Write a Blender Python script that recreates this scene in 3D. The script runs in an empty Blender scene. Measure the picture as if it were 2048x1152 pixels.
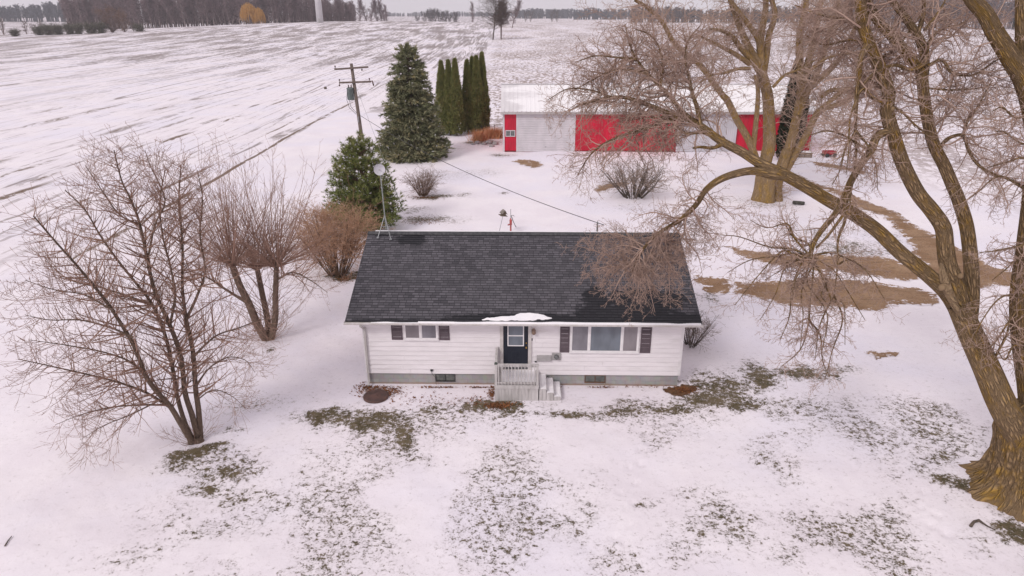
import bpy, math, random
import numpy as np
from mathutils import Vector, Matrix

sc = bpy.context.scene
COL = sc.collection
R = math.radians

# ------------------------------------------------------------------ camera
CAM_H = 14.0
FPX = 1365.0
PITCH = R(22.0)
CP, SP = math.cos(PITCH), math.sin(PITCH)
cam_d = bpy.data.cameras.new('camera')
cam_d.sensor_width = 36.0
cam_d.lens = 36.0 * FPX / 2048.0
cam_d.clip_start = 0.1
cam_d.clip_end = 20000
cam = bpy.data.objects.new('camera', cam_d)
COL.objects.link(cam)
cam.location = (0, 0, CAM_H)
cam.rotation_euler = (R(90) - PITCH, 0, 0)
sc.camera = cam


def ray(px, py):
    u = (px - 1024) / FPX
    v = (576 - py) / FPX
    return u, CP + v * SP, -SP + v * CP


def at(px, py, Y):
    """world point that lies at distance Y in front of the drone"""
    rx, ry, rz = ray(px, py)
    t = Y / ry
    return Vector((rx * t, Y, CAM_H + rz * t))


def gnd(px, py, z=0.0):
    rx, ry, rz = ray(px, py)
    t = (z - CAM_H) / rz
    return Vector((rx * t, ry * t, z))


# ------------------------------------------------------------------ noise
def _hash(ix, iy, seed):
    h = (ix * 374761393 + iy * 668265263 + seed * 1442695041) & 0xFFFFFFFF
    h = ((h ^ (h >> 13)) * 1274126177) & 0xFFFFFFFF
    h = h ^ (h >> 16)
    return (h & 0xFFFF) / 65535.0


def vnoise(x, y, seed=0):
    x = np.asarray(x, dtype=float); y = np.asarray(y, dtype=float)
    ix = np.floor(x).astype(np.int64); iy = np.floor(y).astype(np.int64)
    fx = x - ix; fy = y - iy
    fx = fx * fx * (3 - 2 * fx); fy = fy * fy * (3 - 2 * fy)
    a = _hash(ix, iy, seed); b = _hash(ix + 1, iy, seed)
    c = _hash(ix, iy + 1, seed); d = _hash(ix + 1, iy + 1, seed)
    return (a * (1 - fx) + b * fx) * (1 - fy) + (c * (1 - fx) + d * fx) * fy


def fbm(x, y, seed=0, octv=4):
    s = 0; a = 0.5; t = 0
    for k in range(octv):
        s = s + a * vnoise(x, y, seed + k * 17); t += a
        x = x * 2.03 + 5.2; y = y * 2.03 + 1.7; a *= 0.5
    return s / t


def sstep(a, b, x):
    t = np.clip((x - a) / (b - a), 0, 1)
    return t * t * (3 - 2 * t)


def height(x, y):
    """the land: level round the house, a low swell in the far field"""
    x = np.asarray(x, dtype=float); y = np.asarray(y, dtype=float)
    h = 8.3 * np.exp(-((x + 95) / 175.0) ** 2 - ((y - 500) / 165.0) ** 2)
    h = h + 1.6 * np.exp(-((x - 300) / 200.0) ** 2 - ((y - 520) / 120.0) ** 2)
    return h


def hz(x, y):
    return float(height(x, y))


# ------------------------------------------------------------------ objects
def tag(o, label=None, cat=None, group=None, kind=None):
    if label: o['label'] = label
    if cat: o['category'] = cat
    if group: o['group'] = group
    if kind: o['kind'] = kind
    return o


def empty(name, loc=(0, 0, 0), rz=0.0, label=None, cat=None, group=None):
    o = bpy.data.objects.new(name, None)
    o.empty_display_size = 0.2
    COL.objects.link(o)
    o.location = loc
    o.rotation_euler = (0, 0, rz)
    return tag(o, label, cat, group)


def link_mesh(name, me, m=None, parent=None, smooth=False):
    o = bpy.data.objects.new(name, me)
    COL.objects.link(o)
    if m is not None:
        me.materials.append(m)
    if parent is not None:
        o.parent = parent
    if smooth:
        me.polygons.foreach_set('use_smooth', np.ones(len(me.polygons), dtype=bool))
    return o


def np_mesh(name, V, F):
    """V (n,3) floats, F (m,k) ints -> mesh"""
    me = bpy.data.meshes.new(name)
    V = np.ascontiguousarray(V, dtype=np.float32); F = np.ascontiguousarray(F, dtype=np.int32)
    k = F.shape[1]
    me.vertices.add(len(V)); me.vertices.foreach_set('co', V.ravel())
    me.loops.add(F.size); me.loops.foreach_set('vertex_index', F.ravel())
    me.polygons.add(len(F)); me.polygons.foreach_set('loop_start', np.arange(0, F.size, k, dtype=np.int32))
    me.update(calc_edges=True)
    return me


def fattr(me, name, val):
    a = me.attributes.new(name, 'FLOAT', 'POINT')
    a.data.foreach_set('value', np.ascontiguousarray(val, dtype=np.float32).ravel())


def vattr(me, name, val):
    a = me.attributes.new(name, 'FLOAT_VECTOR', 'POINT')
    a.data.foreach_set('vector', np.ascontiguousarray(val, dtype=np.float32).ravel())


class MB:
    """collects simple shapes into one mesh"""
    def __init__(self):
        self.v = []; self.f = []

    def add(self, vs, fs):
        n = len(self.v)
        self.v += [tuple(p) for p in vs]
        self.f += [tuple(i + n for i in f) for f in fs]
        return self

    def box(self, x0, x1, y0, y1, z0, z1):
        vs = [(x0, y0, z0), (x1, y0, z0), (x1, y1, z0), (x0, y1, z0), (x0, y0, z1), (x1, y0, z1), (x1, y1, z1), (x0, y1, z1)]
        return self.add(vs, [(0, 3, 2, 1), (4, 5, 6, 7), (0, 1, 5, 4), (1, 2, 6, 5), (2, 3, 7, 6), (3, 0, 4, 7)])

    def prism(self, prof, a, b, axis='x'):
        """profile of (u,w) points extruded from a to b along axis; x: (y,z) y: (x,z) z: (x,y)"""
        n = len(prof)
        def P(u, w, s):
            return (s, u, w) if axis == 'x' else ((u, s, w) if axis == 'y' else (u, w, s))
        vs = [P(u, w, a) for u, w in prof] + [P(u, w, b) for u, w in prof]
        fs = [(i, (i + 1) % n, n + (i + 1) % n, n + i) for i in range(n)]
        fs += [tuple(range(n))[::-1], tuple(range(n, 2 * n))]
        return self.add(vs, fs)

    def bar(self, p0, p1, w, h=None, up=(0, 0, 1)):
        h = h or w
        p0 = Vector(p0); p1 = Vector(p1); d = (p1 - p0).normalized()
        u = Vector(up)
        if abs(d.dot(u)) > 0.98: u = Vector((0, 1, 0))
        s = d.cross(u).normalized(); t = s.cross(d)
        vs = []
        for p in (p0, p1):
            for a, b in ((-1, -1), (1, -1), (1, 1), (-1, 1)):
                vs.append(p + s * a * w / 2 + t * b * h / 2)
        return self.add(vs, [(3, 2, 1, 0), (4, 5, 6, 7), (0, 1, 5, 4), (1, 2, 6, 5), (2, 3, 7, 6), (3, 0, 4, 7)])

    def tube(self, pts, rad, n=8, cap=True):
        pts = [Vector(p) for p in pts]
        if not hasattr(rad, '__len__'): rad = [rad] * len(pts)
        base = len(self.v); d0 = (pts[-1] - pts[0]).normalized()
        ref = Vector((0, 0, 1)) if abs(d0.z) < .9 else Vector((0, 1, 0))
        for i, p in enumerate(pts):
            d = (pts[min(i + 1, len(pts) - 1)] - pts[max(i - 1, 0)]).normalized()
            s = d.cross(ref).normalized(); t = s.cross(d)
            for k in range(n):
                a = 2 * math.pi * k / n
                self.v.append(tuple(p + (s * math.cos(a) + t * math.sin(a)) * rad[i]))
        for i in range(len(pts) - 1):
            for k in range(n):
                a = base + i * n + k; b = base + i * n + (k + 1) % n
                self.f.append((a, b, b + n, a + n))
        if cap:
            self.f.append(tuple(range(base, base + n))[::-1])
            e = base + (len(pts) - 1) * n
            self.f.append(tuple(range(e, e + n)))
        return self

    def lathe(self, prof, n=24, origin=(0, 0, 0), axis=None):
        """(r,z) profile turned round z (or round a given axis)"""
        o = Vector(origin); base = len(self.v)
        q = Vector((0, 0, 1)).rotation_difference(Vector(axis)) if axis is not None else None
        for r, z in prof:
            for k in range(n):
                a = 2 * math.pi * k / n
                p = Vector((r * math.cos(a), r * math.sin(a), z))
                if q is not None: p = q @ p
                self.v.append(tuple(o + p))
        for i in range(len(prof) - 1):
            for k in range(n):
                a = base + i * n + k; b = base + i * n + (k + 1) % n
                self.f.append((a, b, b + n, a + n))
        self.f.append(tuple(range(base, base + n))[::-1])
        e = base + (len(prof) - 1) * n
        self.f.append(tuple(range(e, e + n)))
        return self

    def build(self, name, m=None, parent=None, smooth=False, bevel=0.0):
        me = bpy.data.meshes.new(name)
        me.from_pydata(self.v, [], self.f)
        me.update()
        o = link_mesh(name, me, m, parent, smooth)
        if bevel:
            b = o.modifiers.new('bevel', 'BEVEL'); b.width = bevel; b.segments = 2; b.limit_method = 'ANGLE'
        return o


# ------------------------------------------------------------------ materials
def new_mat(name):
    m = bpy.data.materials.new(name); m.use_nodes = True
    nt = m.node_tree; nt.nodes.clear()
    out = nt.nodes.new('ShaderNodeOutputMaterial')
    b = nt.nodes.new('ShaderNodeBsdfPrincipled')
    nt.links.new(b.outputs[0], out.inputs[0])
    return m, nt, b


class N:
    """small node helper"""
    def __init__(self, nt): self.nt = nt
    def new(self, t, **kw):
        n = self.nt.nodes.new(t)
        for k, v in kw.items(): setattr(n, k, v)
        return n
    def set(self, sock, v):
        if isinstance(v, bpy.types.NodeSocket): self.nt.links.new(v, sock)
        else: sock.default_value = v
    def math(self, op, a, b=0.0, c=0.0, clamp=False):
        n = self.new('ShaderNodeMath', operation=op); n.use_clamp = clamp
        self.set(n.inputs[0], a); self.set(n.inputs[1], b); self.set(n.inputs[2], c)
        return n.outputs[0]
    def rng(self, v, a, b, c=0.0, d=1.0, smooth=True):
        n = self.new('ShaderNodeMapRange'); n.interpolation_type = 'SMOOTHSTEP' if smooth else 'LINEAR'
        self.set(n.inputs['Value'], v)
        for s, x in (('From Min', a), ('From Max', b), ('To Min', c), ('To Max', d)): self.set(n.inputs[s], x)
        return n.outputs['Result']
    def mix(self, f, a, b, mode='MIX'):
        n = self.new('ShaderNodeMix'); n.data_type = 'RGBA'; n.blend_type = mode
        self.set(n.inputs[0], f)
        self.set(n.inputs[6], a if isinstance(a, bpy.types.NodeSocket) else (*a, 1))
        self.set(n.inputs[7], b if isinstance(b, bpy.types.NodeSocket) else (*b, 1))
        return n.outputs[2]
    def noise(self, vec, scale, detail=3.0, rough=0.55, dist=0.0, color=False):
        n = self.new('ShaderNodeTexNoise')
        if vec is not None: self.set(n.inputs['Vector'], vec)
        n.inputs['Scale'].default_value = scale; n.inputs['Detail'].default_value = detail
        n.inputs['Roughness'].default_value = rough; n.inputs['Distortion'].default_value = dist
        return n.outputs['Color' if color else 'Fac']
    def scale(self, vec, s, loc=(0, 0, 0)):
        n = self.new('ShaderNodeMapping'); self.set(n.inputs['Vector'], vec)
        n.inputs['Scale'].default_value = s; n.inputs['Location'].default_value = loc
        return n.outputs[0]
    def pos(self): return self.new('ShaderNodeNewGeometry').outputs['Position']
    def obj(self): return self.new('ShaderNodeTexCoord').outputs['Object']
    def attr(self, name, out='Fac'):
        return self.new('ShaderNodeAttribute', attribute_name=name).outputs[out]
    def bump(self, h, strength, dist):
        n = self.new('ShaderNodeBump'); self.set(n.inputs['Height'], h)
        n.inputs['Strength'].default_value = strength; n.inputs['Distance'].default_value = dist
        return n.outputs[0]


def mat(name, c1, c2=None, rough=0.6, nscale=3.0, stretch=(1, 1, 1), lo=0.35, hi=0.65, bump=0.0, bscale=20.0, bdist=0.01, metallic=0.0, spec=0.4, dirt=None, dirt_scale=1.2):
    m, nt, b = new_mat(name); k = N(nt)
    v = k.scale(k.obj(), stretch)
    if c2 is None: c2 = tuple(x * 0.82 for x in c1)
    f = k.rng(k.noise(v, nscale, 5), lo, hi)
    col = k.mix(f, c1, c2)
    if dirt:
        g = k.rng(k.noise(v, dirt_scale, 6, .65), .55, .75, 0, .7)
        col = k.mix(g, col, dirt)
    k.set(b.inputs['Base Color'], col)
    b.inputs['Roughness'].default_value = rough; b.inputs['Metallic'].default_value = metallic
    b.inputs['Specular IOR Level'].default_value = spec
    if bump: k.set(b.inputs['Normal'], k.bump(k.noise(v, bscale, 4), bump, bdist))
    return m


# ------------------------------------------------------------------ light and sky
SUN_EL, SUN_AZ = R(40), R(-140)      # azimuth from +Y, clockwise: from the left, behind the drone
world = bpy.data.worlds.new("World"); sc.world = world; world.use_nodes = True
wt = world.node_tree; wt.nodes.clear(); wk = N(wt)
wo = wt.nodes.new('ShaderNodeOutputWorld'); bg = wt.nodes.new('ShaderNodeBackground')
sky = wt.nodes.new('ShaderNodeTexSky'); sky.sky_type = 'NISHITA'; sky.sun_disc = False
sky.sun_elevation = SUN_EL; sky.sun_rotation = SUN_AZ; sky.air_density = 1.0; sky.dust_density = 3.0
hs = wt.nodes.new('ShaderNodeHueSaturation'); hs.inputs['Saturation'].default_value = 0.25
wt.links.new(sky.outputs[0], hs.inputs['Color'])
tc = wt.nodes.new('ShaderNodeTexCoord')
cl = wk.rng(wk.noise(wk.scale(tc.outputs['Generated'], (1, 1, 5.0)), 2.2, 6, .6), .25, .75)
cloud = wk.mix(cl, (7.3, 6.75, 7.3), (8.3, 7.75, 8.15))      # the overcast deck
wt.links.new(wk.mix(0.86, hs.outputs[0], cloud), bg.inputs[0])
bg.inputs[1].default_value = 0.099
wt.links.new(bg.outputs[0], wo.inputs[0])

sd = bpy.data.lights.new('sun', 'SUN'); sd.energy = 1.5; sd.angle = R(14); sd.color = (1.0, .955, .93)
sun = bpy.data.objects.new('sun', sd); COL.objects.link(sun)
sdir = Vector((math.sin(SUN_AZ) * math.cos(SUN_EL), math.cos(SUN_AZ) * math.cos(SUN_EL), math.sin(SUN_EL)))
sun.rotation_euler = sdir.to_track_quat('Z', 'Y').to_euler()
sun.location = sdir * 60
sc.view_settings.view_transform = 'Standard'; sc.view_settings.look = 'None'
sc.view_settings.exposure = -0.03; sc.view_settings.gamma = 1.0
sc.cycles.volume_bounces = 2
sc.cycles.max_bounces = 8
sc.cycles.transparent_max_bounces = 12
# ------------------------------------------------------------------ the land under snow
def axis(lo, hi, step, far_lo, far_hi, g):
    a = list(np.arange(lo, hi + 1e-6, step)); s = step; x = hi
    while x < far_hi: s *= g; x += s; a.append(x)
    s = step; x = lo; b = []
    while x > far_lo: s *= g; x -= s; b.append(x)
    return np.array(b[::-1] + a)


gx = axis(-30, 26, 0.125, -4200, 4200, 1.06)
gy = axis(12, 40, 0.125, -120, 4700, 1.05)
GX, GY = np.meshgrid(gx, gy)
# patches where grass or soil shows through: (pixel x, pixel y, half width m, half depth m, density)
PATCH = [
    (640, 825, .9, .5, .85), (700, 835, 1.0, .55, .75), (760, 845, 1.2, .8, .8), (800, 880, .9, 1.0, .72), (830, 905, .8, .6, .6), (850, 825, 1.2, .5, .6),
    (985, 812, .9, .32, .95), (940, 820, 1.0, .45, .68), (1030, 830, .8, .3, .55),
    (470, 930, 1.1, .8, .62), (400, 925, 1.0, .5, .66), (385, 905, .5, .3, .9), (420, 985, .9, .7, .66), (490, 1000, .9, .7, .58), (540, 1020, .8, .6, .5), (330, 1030, 1.6, .8, .42), (300, 1100, 1.5, .7, .42), (450, 1060, 1.6, .8, .5), (570, 1020, .2, .2, .8),
    (640, 960, 1.2, .7, .45), (720, 900, 1.3, .8, .55), (450, 850, .5, .5, .6),
    (980, 950, 1.0, .7, .45), (1010, 1000, 1.0, .8, .55), (1050, 1050, 1.1, .8, .58), (1080, 980, 1.0, .7, .5), (1120, 1060, 1.1, .7, .52), (1170, 1030, .9, .9, .48), (1020, 1090, .8, .5, .58), (1230, 1110, 1.2, .6, .46), (1190, 960, .9, .6, .36), (820, 1130, 1.5, .5, .4),
    (1100, 830, .9, .3, .66), (1150, 827, 1.0, .35, .74), (1230, 828, 1.2, .38, .78), (1320, 815, 1.2, .45, .8), (1400, 800, 1.1, .6, .82), (1460, 778, 1.0, .8, .84), (1530, 755, .9, .9, .82), (1600, 740, 1.2, .8, .74), (1400, 770, .8, .5, .7), (1430, 745, .8, .6, .62), (1480, 805, .7, .3, .92),
    (1660, 738, 1.0, .6, .6), (1675, 748, .3, .2, .95),
    (1560, 880, 1.6, .7, .45), (1520, 900, 1.2, .6, .5), (1580, 930, .8, .8, .52), (1640, 860, 1.6, .8, .4), (1720, 870, 1.8, .6, .42), (1830, 850, 1.4, .8, .52), (1900, 900, 1.2, .7, .6), (1910, 950, .7, .35, .85), (1860, 930, .9, .5, .6), (1750, 900, 1.6, .8, .42),
    (1400, 990, 1.0, .7, .42), (1470, 1050, 1.3, .8, .45), (1380, 1110, 1.3, .6, .44), (1340, 1020, .4, .2, .75), (1600, 1010, 1.6, .8, .34), (1700, 1090, 1.5, .7, .34), (1950, 1080, 1.0, .5, .45), (2030, 1060, .6, .35, 1.0), (2045, 1085, .5, .3, .95),
    (880, 350, 2.4, 2.2, .5), (960, 345, 2.5, 2.0, .45), (850, 395, 1.6, .5, .95), (880, 392, 1.2, .5, .85), (920, 390, 1.5, .7, .6), (1020, 385, .5, .4, .75), (850, 440, 2.0, .9, .72), (830, 420, 1.4, 1.0, .55), (890, 445, 1.6, .5, .5),
    (690, 550, 1.0, .5, .85), (540, 690, .6, .35, .7), (1270, 415, 2.5, 1.5, .42), (1480, 400, 2.0, 1.0, .5), (1540, 410, 2.5, 1.2, .5), (1000, 310, 1.5, .8, .7),
    (1430, 600, 1.2, .8, .6), (1410, 590, 1.0, .6, .6), (1700, 500, 3.5, 2.2, .62), (1640, 470, 2.5, 1.8, .5), (1760, 470, 2.0, 1.5, .5),
    (830, 300, 4.0, 1.5, .55), (890, 300, 2.0, 2.0, .5), (960, 285, 2.5, 1.5, .85),
]
grass = 0.12 + 0.16 * fbm(GX * .12, GY * .12, 3)
front = sstep(24.2, 22.6, GY) * sstep(-13, -9.5, GX) * sstep(30, 15, GX)
grass = grass + front * (.29 * sstep(.42, .68, fbm(GX * .38, GY * .38, 9)) + .03)
wx = GX + 1.3 * (fbm(GX * .7, GY * .7, 21) - .5) * 2; wy = GY + .9 * (fbm(GX * .7, GY * .7, 37) - .5) * 2
for px, py, a, b, dns in PATCH:
    c = gnd(px, py)
    d2 = ((wx - c.x) / (a * 1.35)) ** 2 + ((wy - c.y) / (b * 1.5)) ** 2
    near = np.exp(-d2 * 1.1)
    grass = np.maximum(grass, (dns * near + .1 * (1 - near)) * (.78 + .44 * fbm(GX * 1.3, GY * 1.3, 77)))
grass = np.minimum(grass, .76)
# clean strips: the walked front of the house and the snow ridge beside the corner
left_field = sstep(-26.3, -27.0, GX) * sstep(20, 60, GY)
back_field = sstep(100, 112, GY + 3 * (fbm(GX * .05, GY * .05, 5) - .5)) * sstep(-5, -12, GX)
field = np.maximum(left_field, back_field)
stub = sstep(86, 94, GY) * sstep(-12, -4, GX) + .75 * sstep(33, 44, GX + (GY - 60) * .12) * sstep(34, 50, GY)
stub = np.clip(stub, 0, 1) * (1 - field)
grass = np.where(field + stub > .5, np.minimum(grass, .2), grass)
# wheel marks that run with the rows, one beside the lawn and several across the field
track = np.zeros_like(GX)
for x0, slope, w, s in ((-26.75, .0, .2, 1.0), (-41.6, .042, .2, .75), (-43.4, .042, .16, .5), (-38.9, .04, .22, .35), (-52, .035, .4, .45), (-66, .03, .6, .5), (-84, .03, .7, .4), (-109, .015, 1.0, .55), (-29.8, -.01, .2, .5), (-31.5, -.012, .15, .4), (-34.5, .02, .16, .45), (-36.6, .03, .14, .4), (-47, .035, .2, .5), (-57, .03, .25, .5), (-73, .03, .35, .5), (-95, .02, .5, .5)):
    xc = x0 + slope * (GY - 50) + 1.0 * (vnoise(GY * .06, GY * 0 + x0, 4) - .5)
    wid = np.maximum(w, np.abs(GX) * .006)
    track = np.maximum(track, s * np.exp(-((GX - xc) / wid) ** 2) * sstep(30, 46, GY) * sstep(150, 100, GY))
GZ = height(GX, GY)
lawn = (np.hypot(GX - 2, GY - 35) < 90)
GZ = GZ + lawn * (.30 * (fbm(GX * .22, GY * .22, 51) - .5) + .06 * (fbm(GX * 1.1, GY * 1.1, 61) - .5))
GZ = GZ + lawn * (GY < 45) * .03 * (fbm(GX * 3.1, GY * 3.1, 66, 3) - .5)
def prints(path, seed, step=.68, side=.13):
    # a walked line of boot prints pressed into the snow
    global GZ
    r_ = random.Random(seed); pts = [gnd(*q) for q in path]; d = 0.0; sgn = 1
    for a, b_ in zip(pts[:-1], pts[1:]):
        L = (b_ - a).length; t = 0.0; u = (b_ - a).normalized()
        while t < L:
            c = a + u * t + Vector((-u.y, u.x, 0)) * side * sgn + Vector((r_.gauss(0, .05), r_.gauss(0, .05), 0)); sgn = -sgn; t += step * r_.uniform(.85, 1.15)
            i0, i1 = np.searchsorted(gx, (c.x - .5, c.x + .5)); j0, j1 = np.searchsorted(gy, (c.y - .5, c.y + .5))
            sx, sy = GX[j0:j1, i0:i1] - c.x, GY[j0:j1, i0:i1] - c.y
            al = sx * u.x + sy * u.y; ac = -sx * u.y + sy * u.x; q = (al / .19) ** 2 + (ac / .10) ** 2
            GZ[j0:j1, i0:i1] += -.055 * np.exp(-q * q) + .018 * np.exp(-(np.sqrt(q) - 1.5) ** 2 * 4)
prints([(1300, 845), (1292, 880), (1268, 930), (1255, 980), (1262, 1020), (1240, 1080), (1215, 1145)], 1)
prints([(1310, 850), (1360, 868), (1420, 872)], 2)
prints([(1840, 985), (1860, 1030), (1880, 1065), (1900, 1090)], 3)
prints([(1150, 385), (1158, 410), (1165, 430), (1160, 455)], 4)
prints([(1130, 800), (1180, 806), (1300, 830)], 5)
GZ = GZ + sstep(60, 200, GY) * .5 * (fbm(GX * .02, GY * .02, 71) - .5)
house_clear = sstep(.5, 1.6, np.maximum(np.abs(GX - .4) - 6.4, np.abs(GY - 28.6) - 4.6))
GZ = np.where((np.abs(GX - .4) < 9) & (np.abs(GY - 28.6) < 8), GZ * house_clear - .03 * (1 - house_clear), GZ)
ny, nx = GX.shape
idx = np.arange(nx * ny).reshape(ny, nx)
F = np.stack([idx[:-1, :-1], idx[:-1, 1:], idx[1:, 1:], idx[1:, :-1]], -1).reshape(-1, 4)
me = np_mesh('ground', np.stack([GX, GY, GZ], -1).reshape(-1, 3), F)
for nm, arr in (('grass', grass), ('field', field), ('stubble', stub), ('track', track)): fattr(me, nm, arr)

SNOW_A, SNOW_B = (.86, .795, .84), (.91, .85, .885)
m, nt, b = new_mat('snowy_ground'); k = N(nt)
p = k.pos()
snow = k.mix(k.rng(k.noise(p, .35, 4), .35, .65), SNOW_A, SNOW_B)
snow = k.mix(k.rng(k.noise(p, .11, 4, .6), .42, .66, 0, .8), snow, (.835, .795, .88))
n1 = k.noise(k.scale(p, (1, 1.1, 1)), 4.8, 7, .76, .5)
n2 = k.noise(p, 15.0, 3, .6)
gv = k.math('ADD', k.math('MULTIPLY', n1, .72), k.math('MULTIPLY', n2, .28))
gm = k.math('ADD', gv, k.math('MULTIPLY', k.attr('grass'), .42))
gmask = k.rng(gm, .70, .79)
gcol = k.mix(k.rng(k.noise(p, 1.6, 4), .35, .65), (.082, .068, .036), (.150, .118, .066))
gcol = k.mix(k.rng(k.noise(p, 14, 2), .45, .7), gcol, (.17, .125, .085))
thin = k.math('MULTIPLY', k.rng(gm, .60, .74), .26)           # frost-thin snow round the tufts
col = k.mix(thin, snow, (.42, .37, .36))
col = k.mix(gmask, col, gcol)
# field rows run along y
ps = k.scale(p, (1.5, .03, 1)); r1 = k.noise(ps, 1.0, 5, .68)
pl = k.scale(p, (.16, .02, 1)); r2 = k.noise(pl, 1.0, 3, .55)
pa = k.scale(p, (.05, .028, 1)); r3 = k.noise(pa, 1.0, 3, .6)
fine = k.noise(k.scale(p, (2.2, .5, 1)), 1.0, 3, .65)
rv = k.math('ADD', k.math('MULTIPLY', r1, .42), k.math('ADD', k.math('MULTIPLY', r2, .32), k.math('MULTIPLY', fine, .26)))
rv = k.math('ADD', rv, k.math('MULTIPLY', k.math('SUBTRACT', r3, .5), .22))
sep = k.new('ShaderNodeSeparateXYZ'); k.set(sep.inputs[0], p)
farther = k.rng(sep.outputs['Y'], 90, 330, 0, .065)
broad = k.math('MULTIPLY', k.rng(k.math('ADD', rv, farther), .53, .60), k.rng(sep.outputs['Y'], 90, 230, .12, 1.0))
def ridge(sx_, sy_, w, dx, dy, lo, hi):
    n_ = k.noise(k.scale(p, (sx_, sy_, 1)), 1.0, 1, .5)
    l_ = k.rng(k.math('ABSOLUTE', k.math('SUBTRACT', n_, .5)), w * .35, w, 1, 0)
    return k.math('MULTIPLY', l_, k.rng(k.noise(k.scale(p, (dx, dy, 1)), 1.0, 5, .75), lo, hi))
lines = k.math('MAXIMUM', k.math('MULTIPLY', ridge(.42, .005, .018, .5, .22, .42, .60), .75), k.math('MAXIMUM', k.math('MULTIPLY', ridge(.85, .006, .022, .8, .30, .46, .62), .55), ridge(.20, .004, .013, .25, .10, .40, .54)))
rmask = k.math('MULTIPLY', k.math('MAXIMUM', broad, k.math('MULTIPLY', lines, .95)), k.attr('field'))
soil = k.mix(k.rng(fine, .4, .6), (.21, .155, .135), (.13, .095, .08))
col = k.mix(k.math('MULTIPLY', rmask, .80), col, soil)
# corn stubble: short dashes everywhere, thicker in drifts
st1 = k.noise(k.scale(p, (1.0, .45, 1)), 1.3, 4, .72)
st2 = k.noise(k.scale(p, (.05, .02, 1)), 1.0, 3)
sv = k.math('ADD', st1, k.math('MULTIPLY', k.math('SUBTRACT', st2, .5), .35))
smask = k.math('MULTIPLY', k.rng(sv, .465, .555), k.attr('stubble'))
col = k.mix(k.math('MULTIPLY', smask, .8), col, (.24, .165, .125))
tn = k.rng(k.math('ADD', k.math('MULTIPLY', k.noise(k.scale(p, (2.5, .7, 1)), 1.0, 4, .75), .5), k.math('MULTIPLY', k.noise(k.scale(p, (.3, .07, 1)), 1.0, 3), .5)), .42, .56)
tcol = k.mix(k.noise(p, 4, 2), (.16, .12, .09), (.24, .17, .13))
col = k.mix(k.rng(k.math('MULTIPLY', k.math('MULTIPLY', tn, k.attr('track')), 1.25), .12, .6), col, tcol)
k.set(b.inputs['Base Color'], col)
b.inputs['Roughness'].default_value = .75; b.inputs['Specular IOR Level'].default_value = .25
bh = k.math('SUBTRACT', k.math('ADD', k.math('MULTIPLY', k.noise(p, 2.5, 5, .55), .6), k.math('MULTIPLY', k.noise(p, 18, 3), .15)), k.math('MULTIPLY', gmask, .35))
k.set(b.inputs['Normal'], k.bump(bh, .42, .07))
ground = link_mesh('ground', me, m, None, True)
tag(ground, kind='structure')


def inside(poly, X, Y):
    r = np.zeros(X.shape, dtype=bool); n = len(poly)
    for i in range(n):
        x0, y0 = poly[i]; x1, y1 = poly[(i + 1) % n]
        c = ((y0 > Y) != (y1 > Y))
        with np.errstate(divide='ignore', invalid='ignore'):
            r ^= c & (X < (x1 - x0) * (Y - y0) / (y1 - y0 + 1e-12) + x0)
    return r


def ground_z(X, Y):
    """sampled height of the snow sheet"""
    i = np.clip(np.searchsorted(gx, X) - 1, 0, nx - 2); j = np.clip(np.searchsorted(gy, Y) - 1, 0, ny - 2)
    fx = (X - gx[i]) / (gx[i + 1] - gx[i]); fy = (Y - gy[j]) / (gy[j + 1] - gy[j])
    return (GZ[j, i] * (1 - fx) + GZ[j, i + 1] * fx) * (1 - fy) + (GZ[j + 1, i] * (1 - fx) + GZ[j + 1, i + 1] * fx) * fy


def gz(x, y):
    return float(ground_z(np.array([x]), np.array([y]))[0])


def sheet(name, polys_px, material, cell, warp, wscale, lift=.012, seed=1):
    """bare earth where the snow has gone: thin ragged sheet on the ground"""
    polys = [[tuple(gnd(*q)[:2]) for q in pp] for pp in polys_px]
    allp = np.array([q for pp in polys for q in pp])
    x0, y0 = allp.min(0) - 1; x1, y1 = allp.max(0) + 1
    xs = np.arange(x0, x1, cell); ys = np.arange(y0, y1, cell)
    X, Y = np.meshgrid(xs, ys)
    cx = X[:-1, :-1] + cell / 2; cy = Y[:-1, :-1] + cell / 2
    wx = cx + warp * 2 * (fbm(cx * wscale, cy * wscale, seed) - .5) + warp * .5 * (fbm(cx * wscale * 5, cy * wscale * 5, seed + 9) - .5)
    wy = cy + warp * 2 * (fbm(cx * wscale, cy * wscale, seed + 3) - .5) + warp * .5 * (fbm(cx * wscale * 5, cy * wscale * 5, seed + 6) - .5)
    k_ = np.zeros(cx.shape, dtype=bool)
    for pp in polys: k_ |= inside(pp, wx, wy)
    ii = np.arange(X.size).reshape(X.shape)
    Q = np.stack([ii[:-1, :-1], ii[:-1, 1:], ii[1:, 1:], ii[1:, :-1]], -1)[k_]
    used, inv = np.unique(Q, return_inverse=True)
    V = np.stack([X.ravel()[used], Y.ravel()[used]], -1)
    Z = ground_z(V[:, 0], V[:, 1]) + lift
    me = np_mesh(name, np.column_stack([V, Z]), inv.reshape(-1, 4))
    e = k_.astype(float); lev = np.zeros_like(e)
    for _ in range(14):
        e2 = e.copy(); e2[1:-1, 1:-1] = np.minimum.reduce([e[1:-1, 1:-1], e[:-2, 1:-1], e[2:, 1:-1], e[1:-1, :-2], e[1:-1, 2:]]); lev += e; e = e2
    pe = np.zeros(X.shape); pe[:-1, :-1] = lev; pe[1:, 1:] = np.minimum(pe[1:, 1:], lev)
    fattr(me, 'edge', pe.ravel()[used] * cell)
    return link_mesh(name, me, material, None, True)


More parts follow.
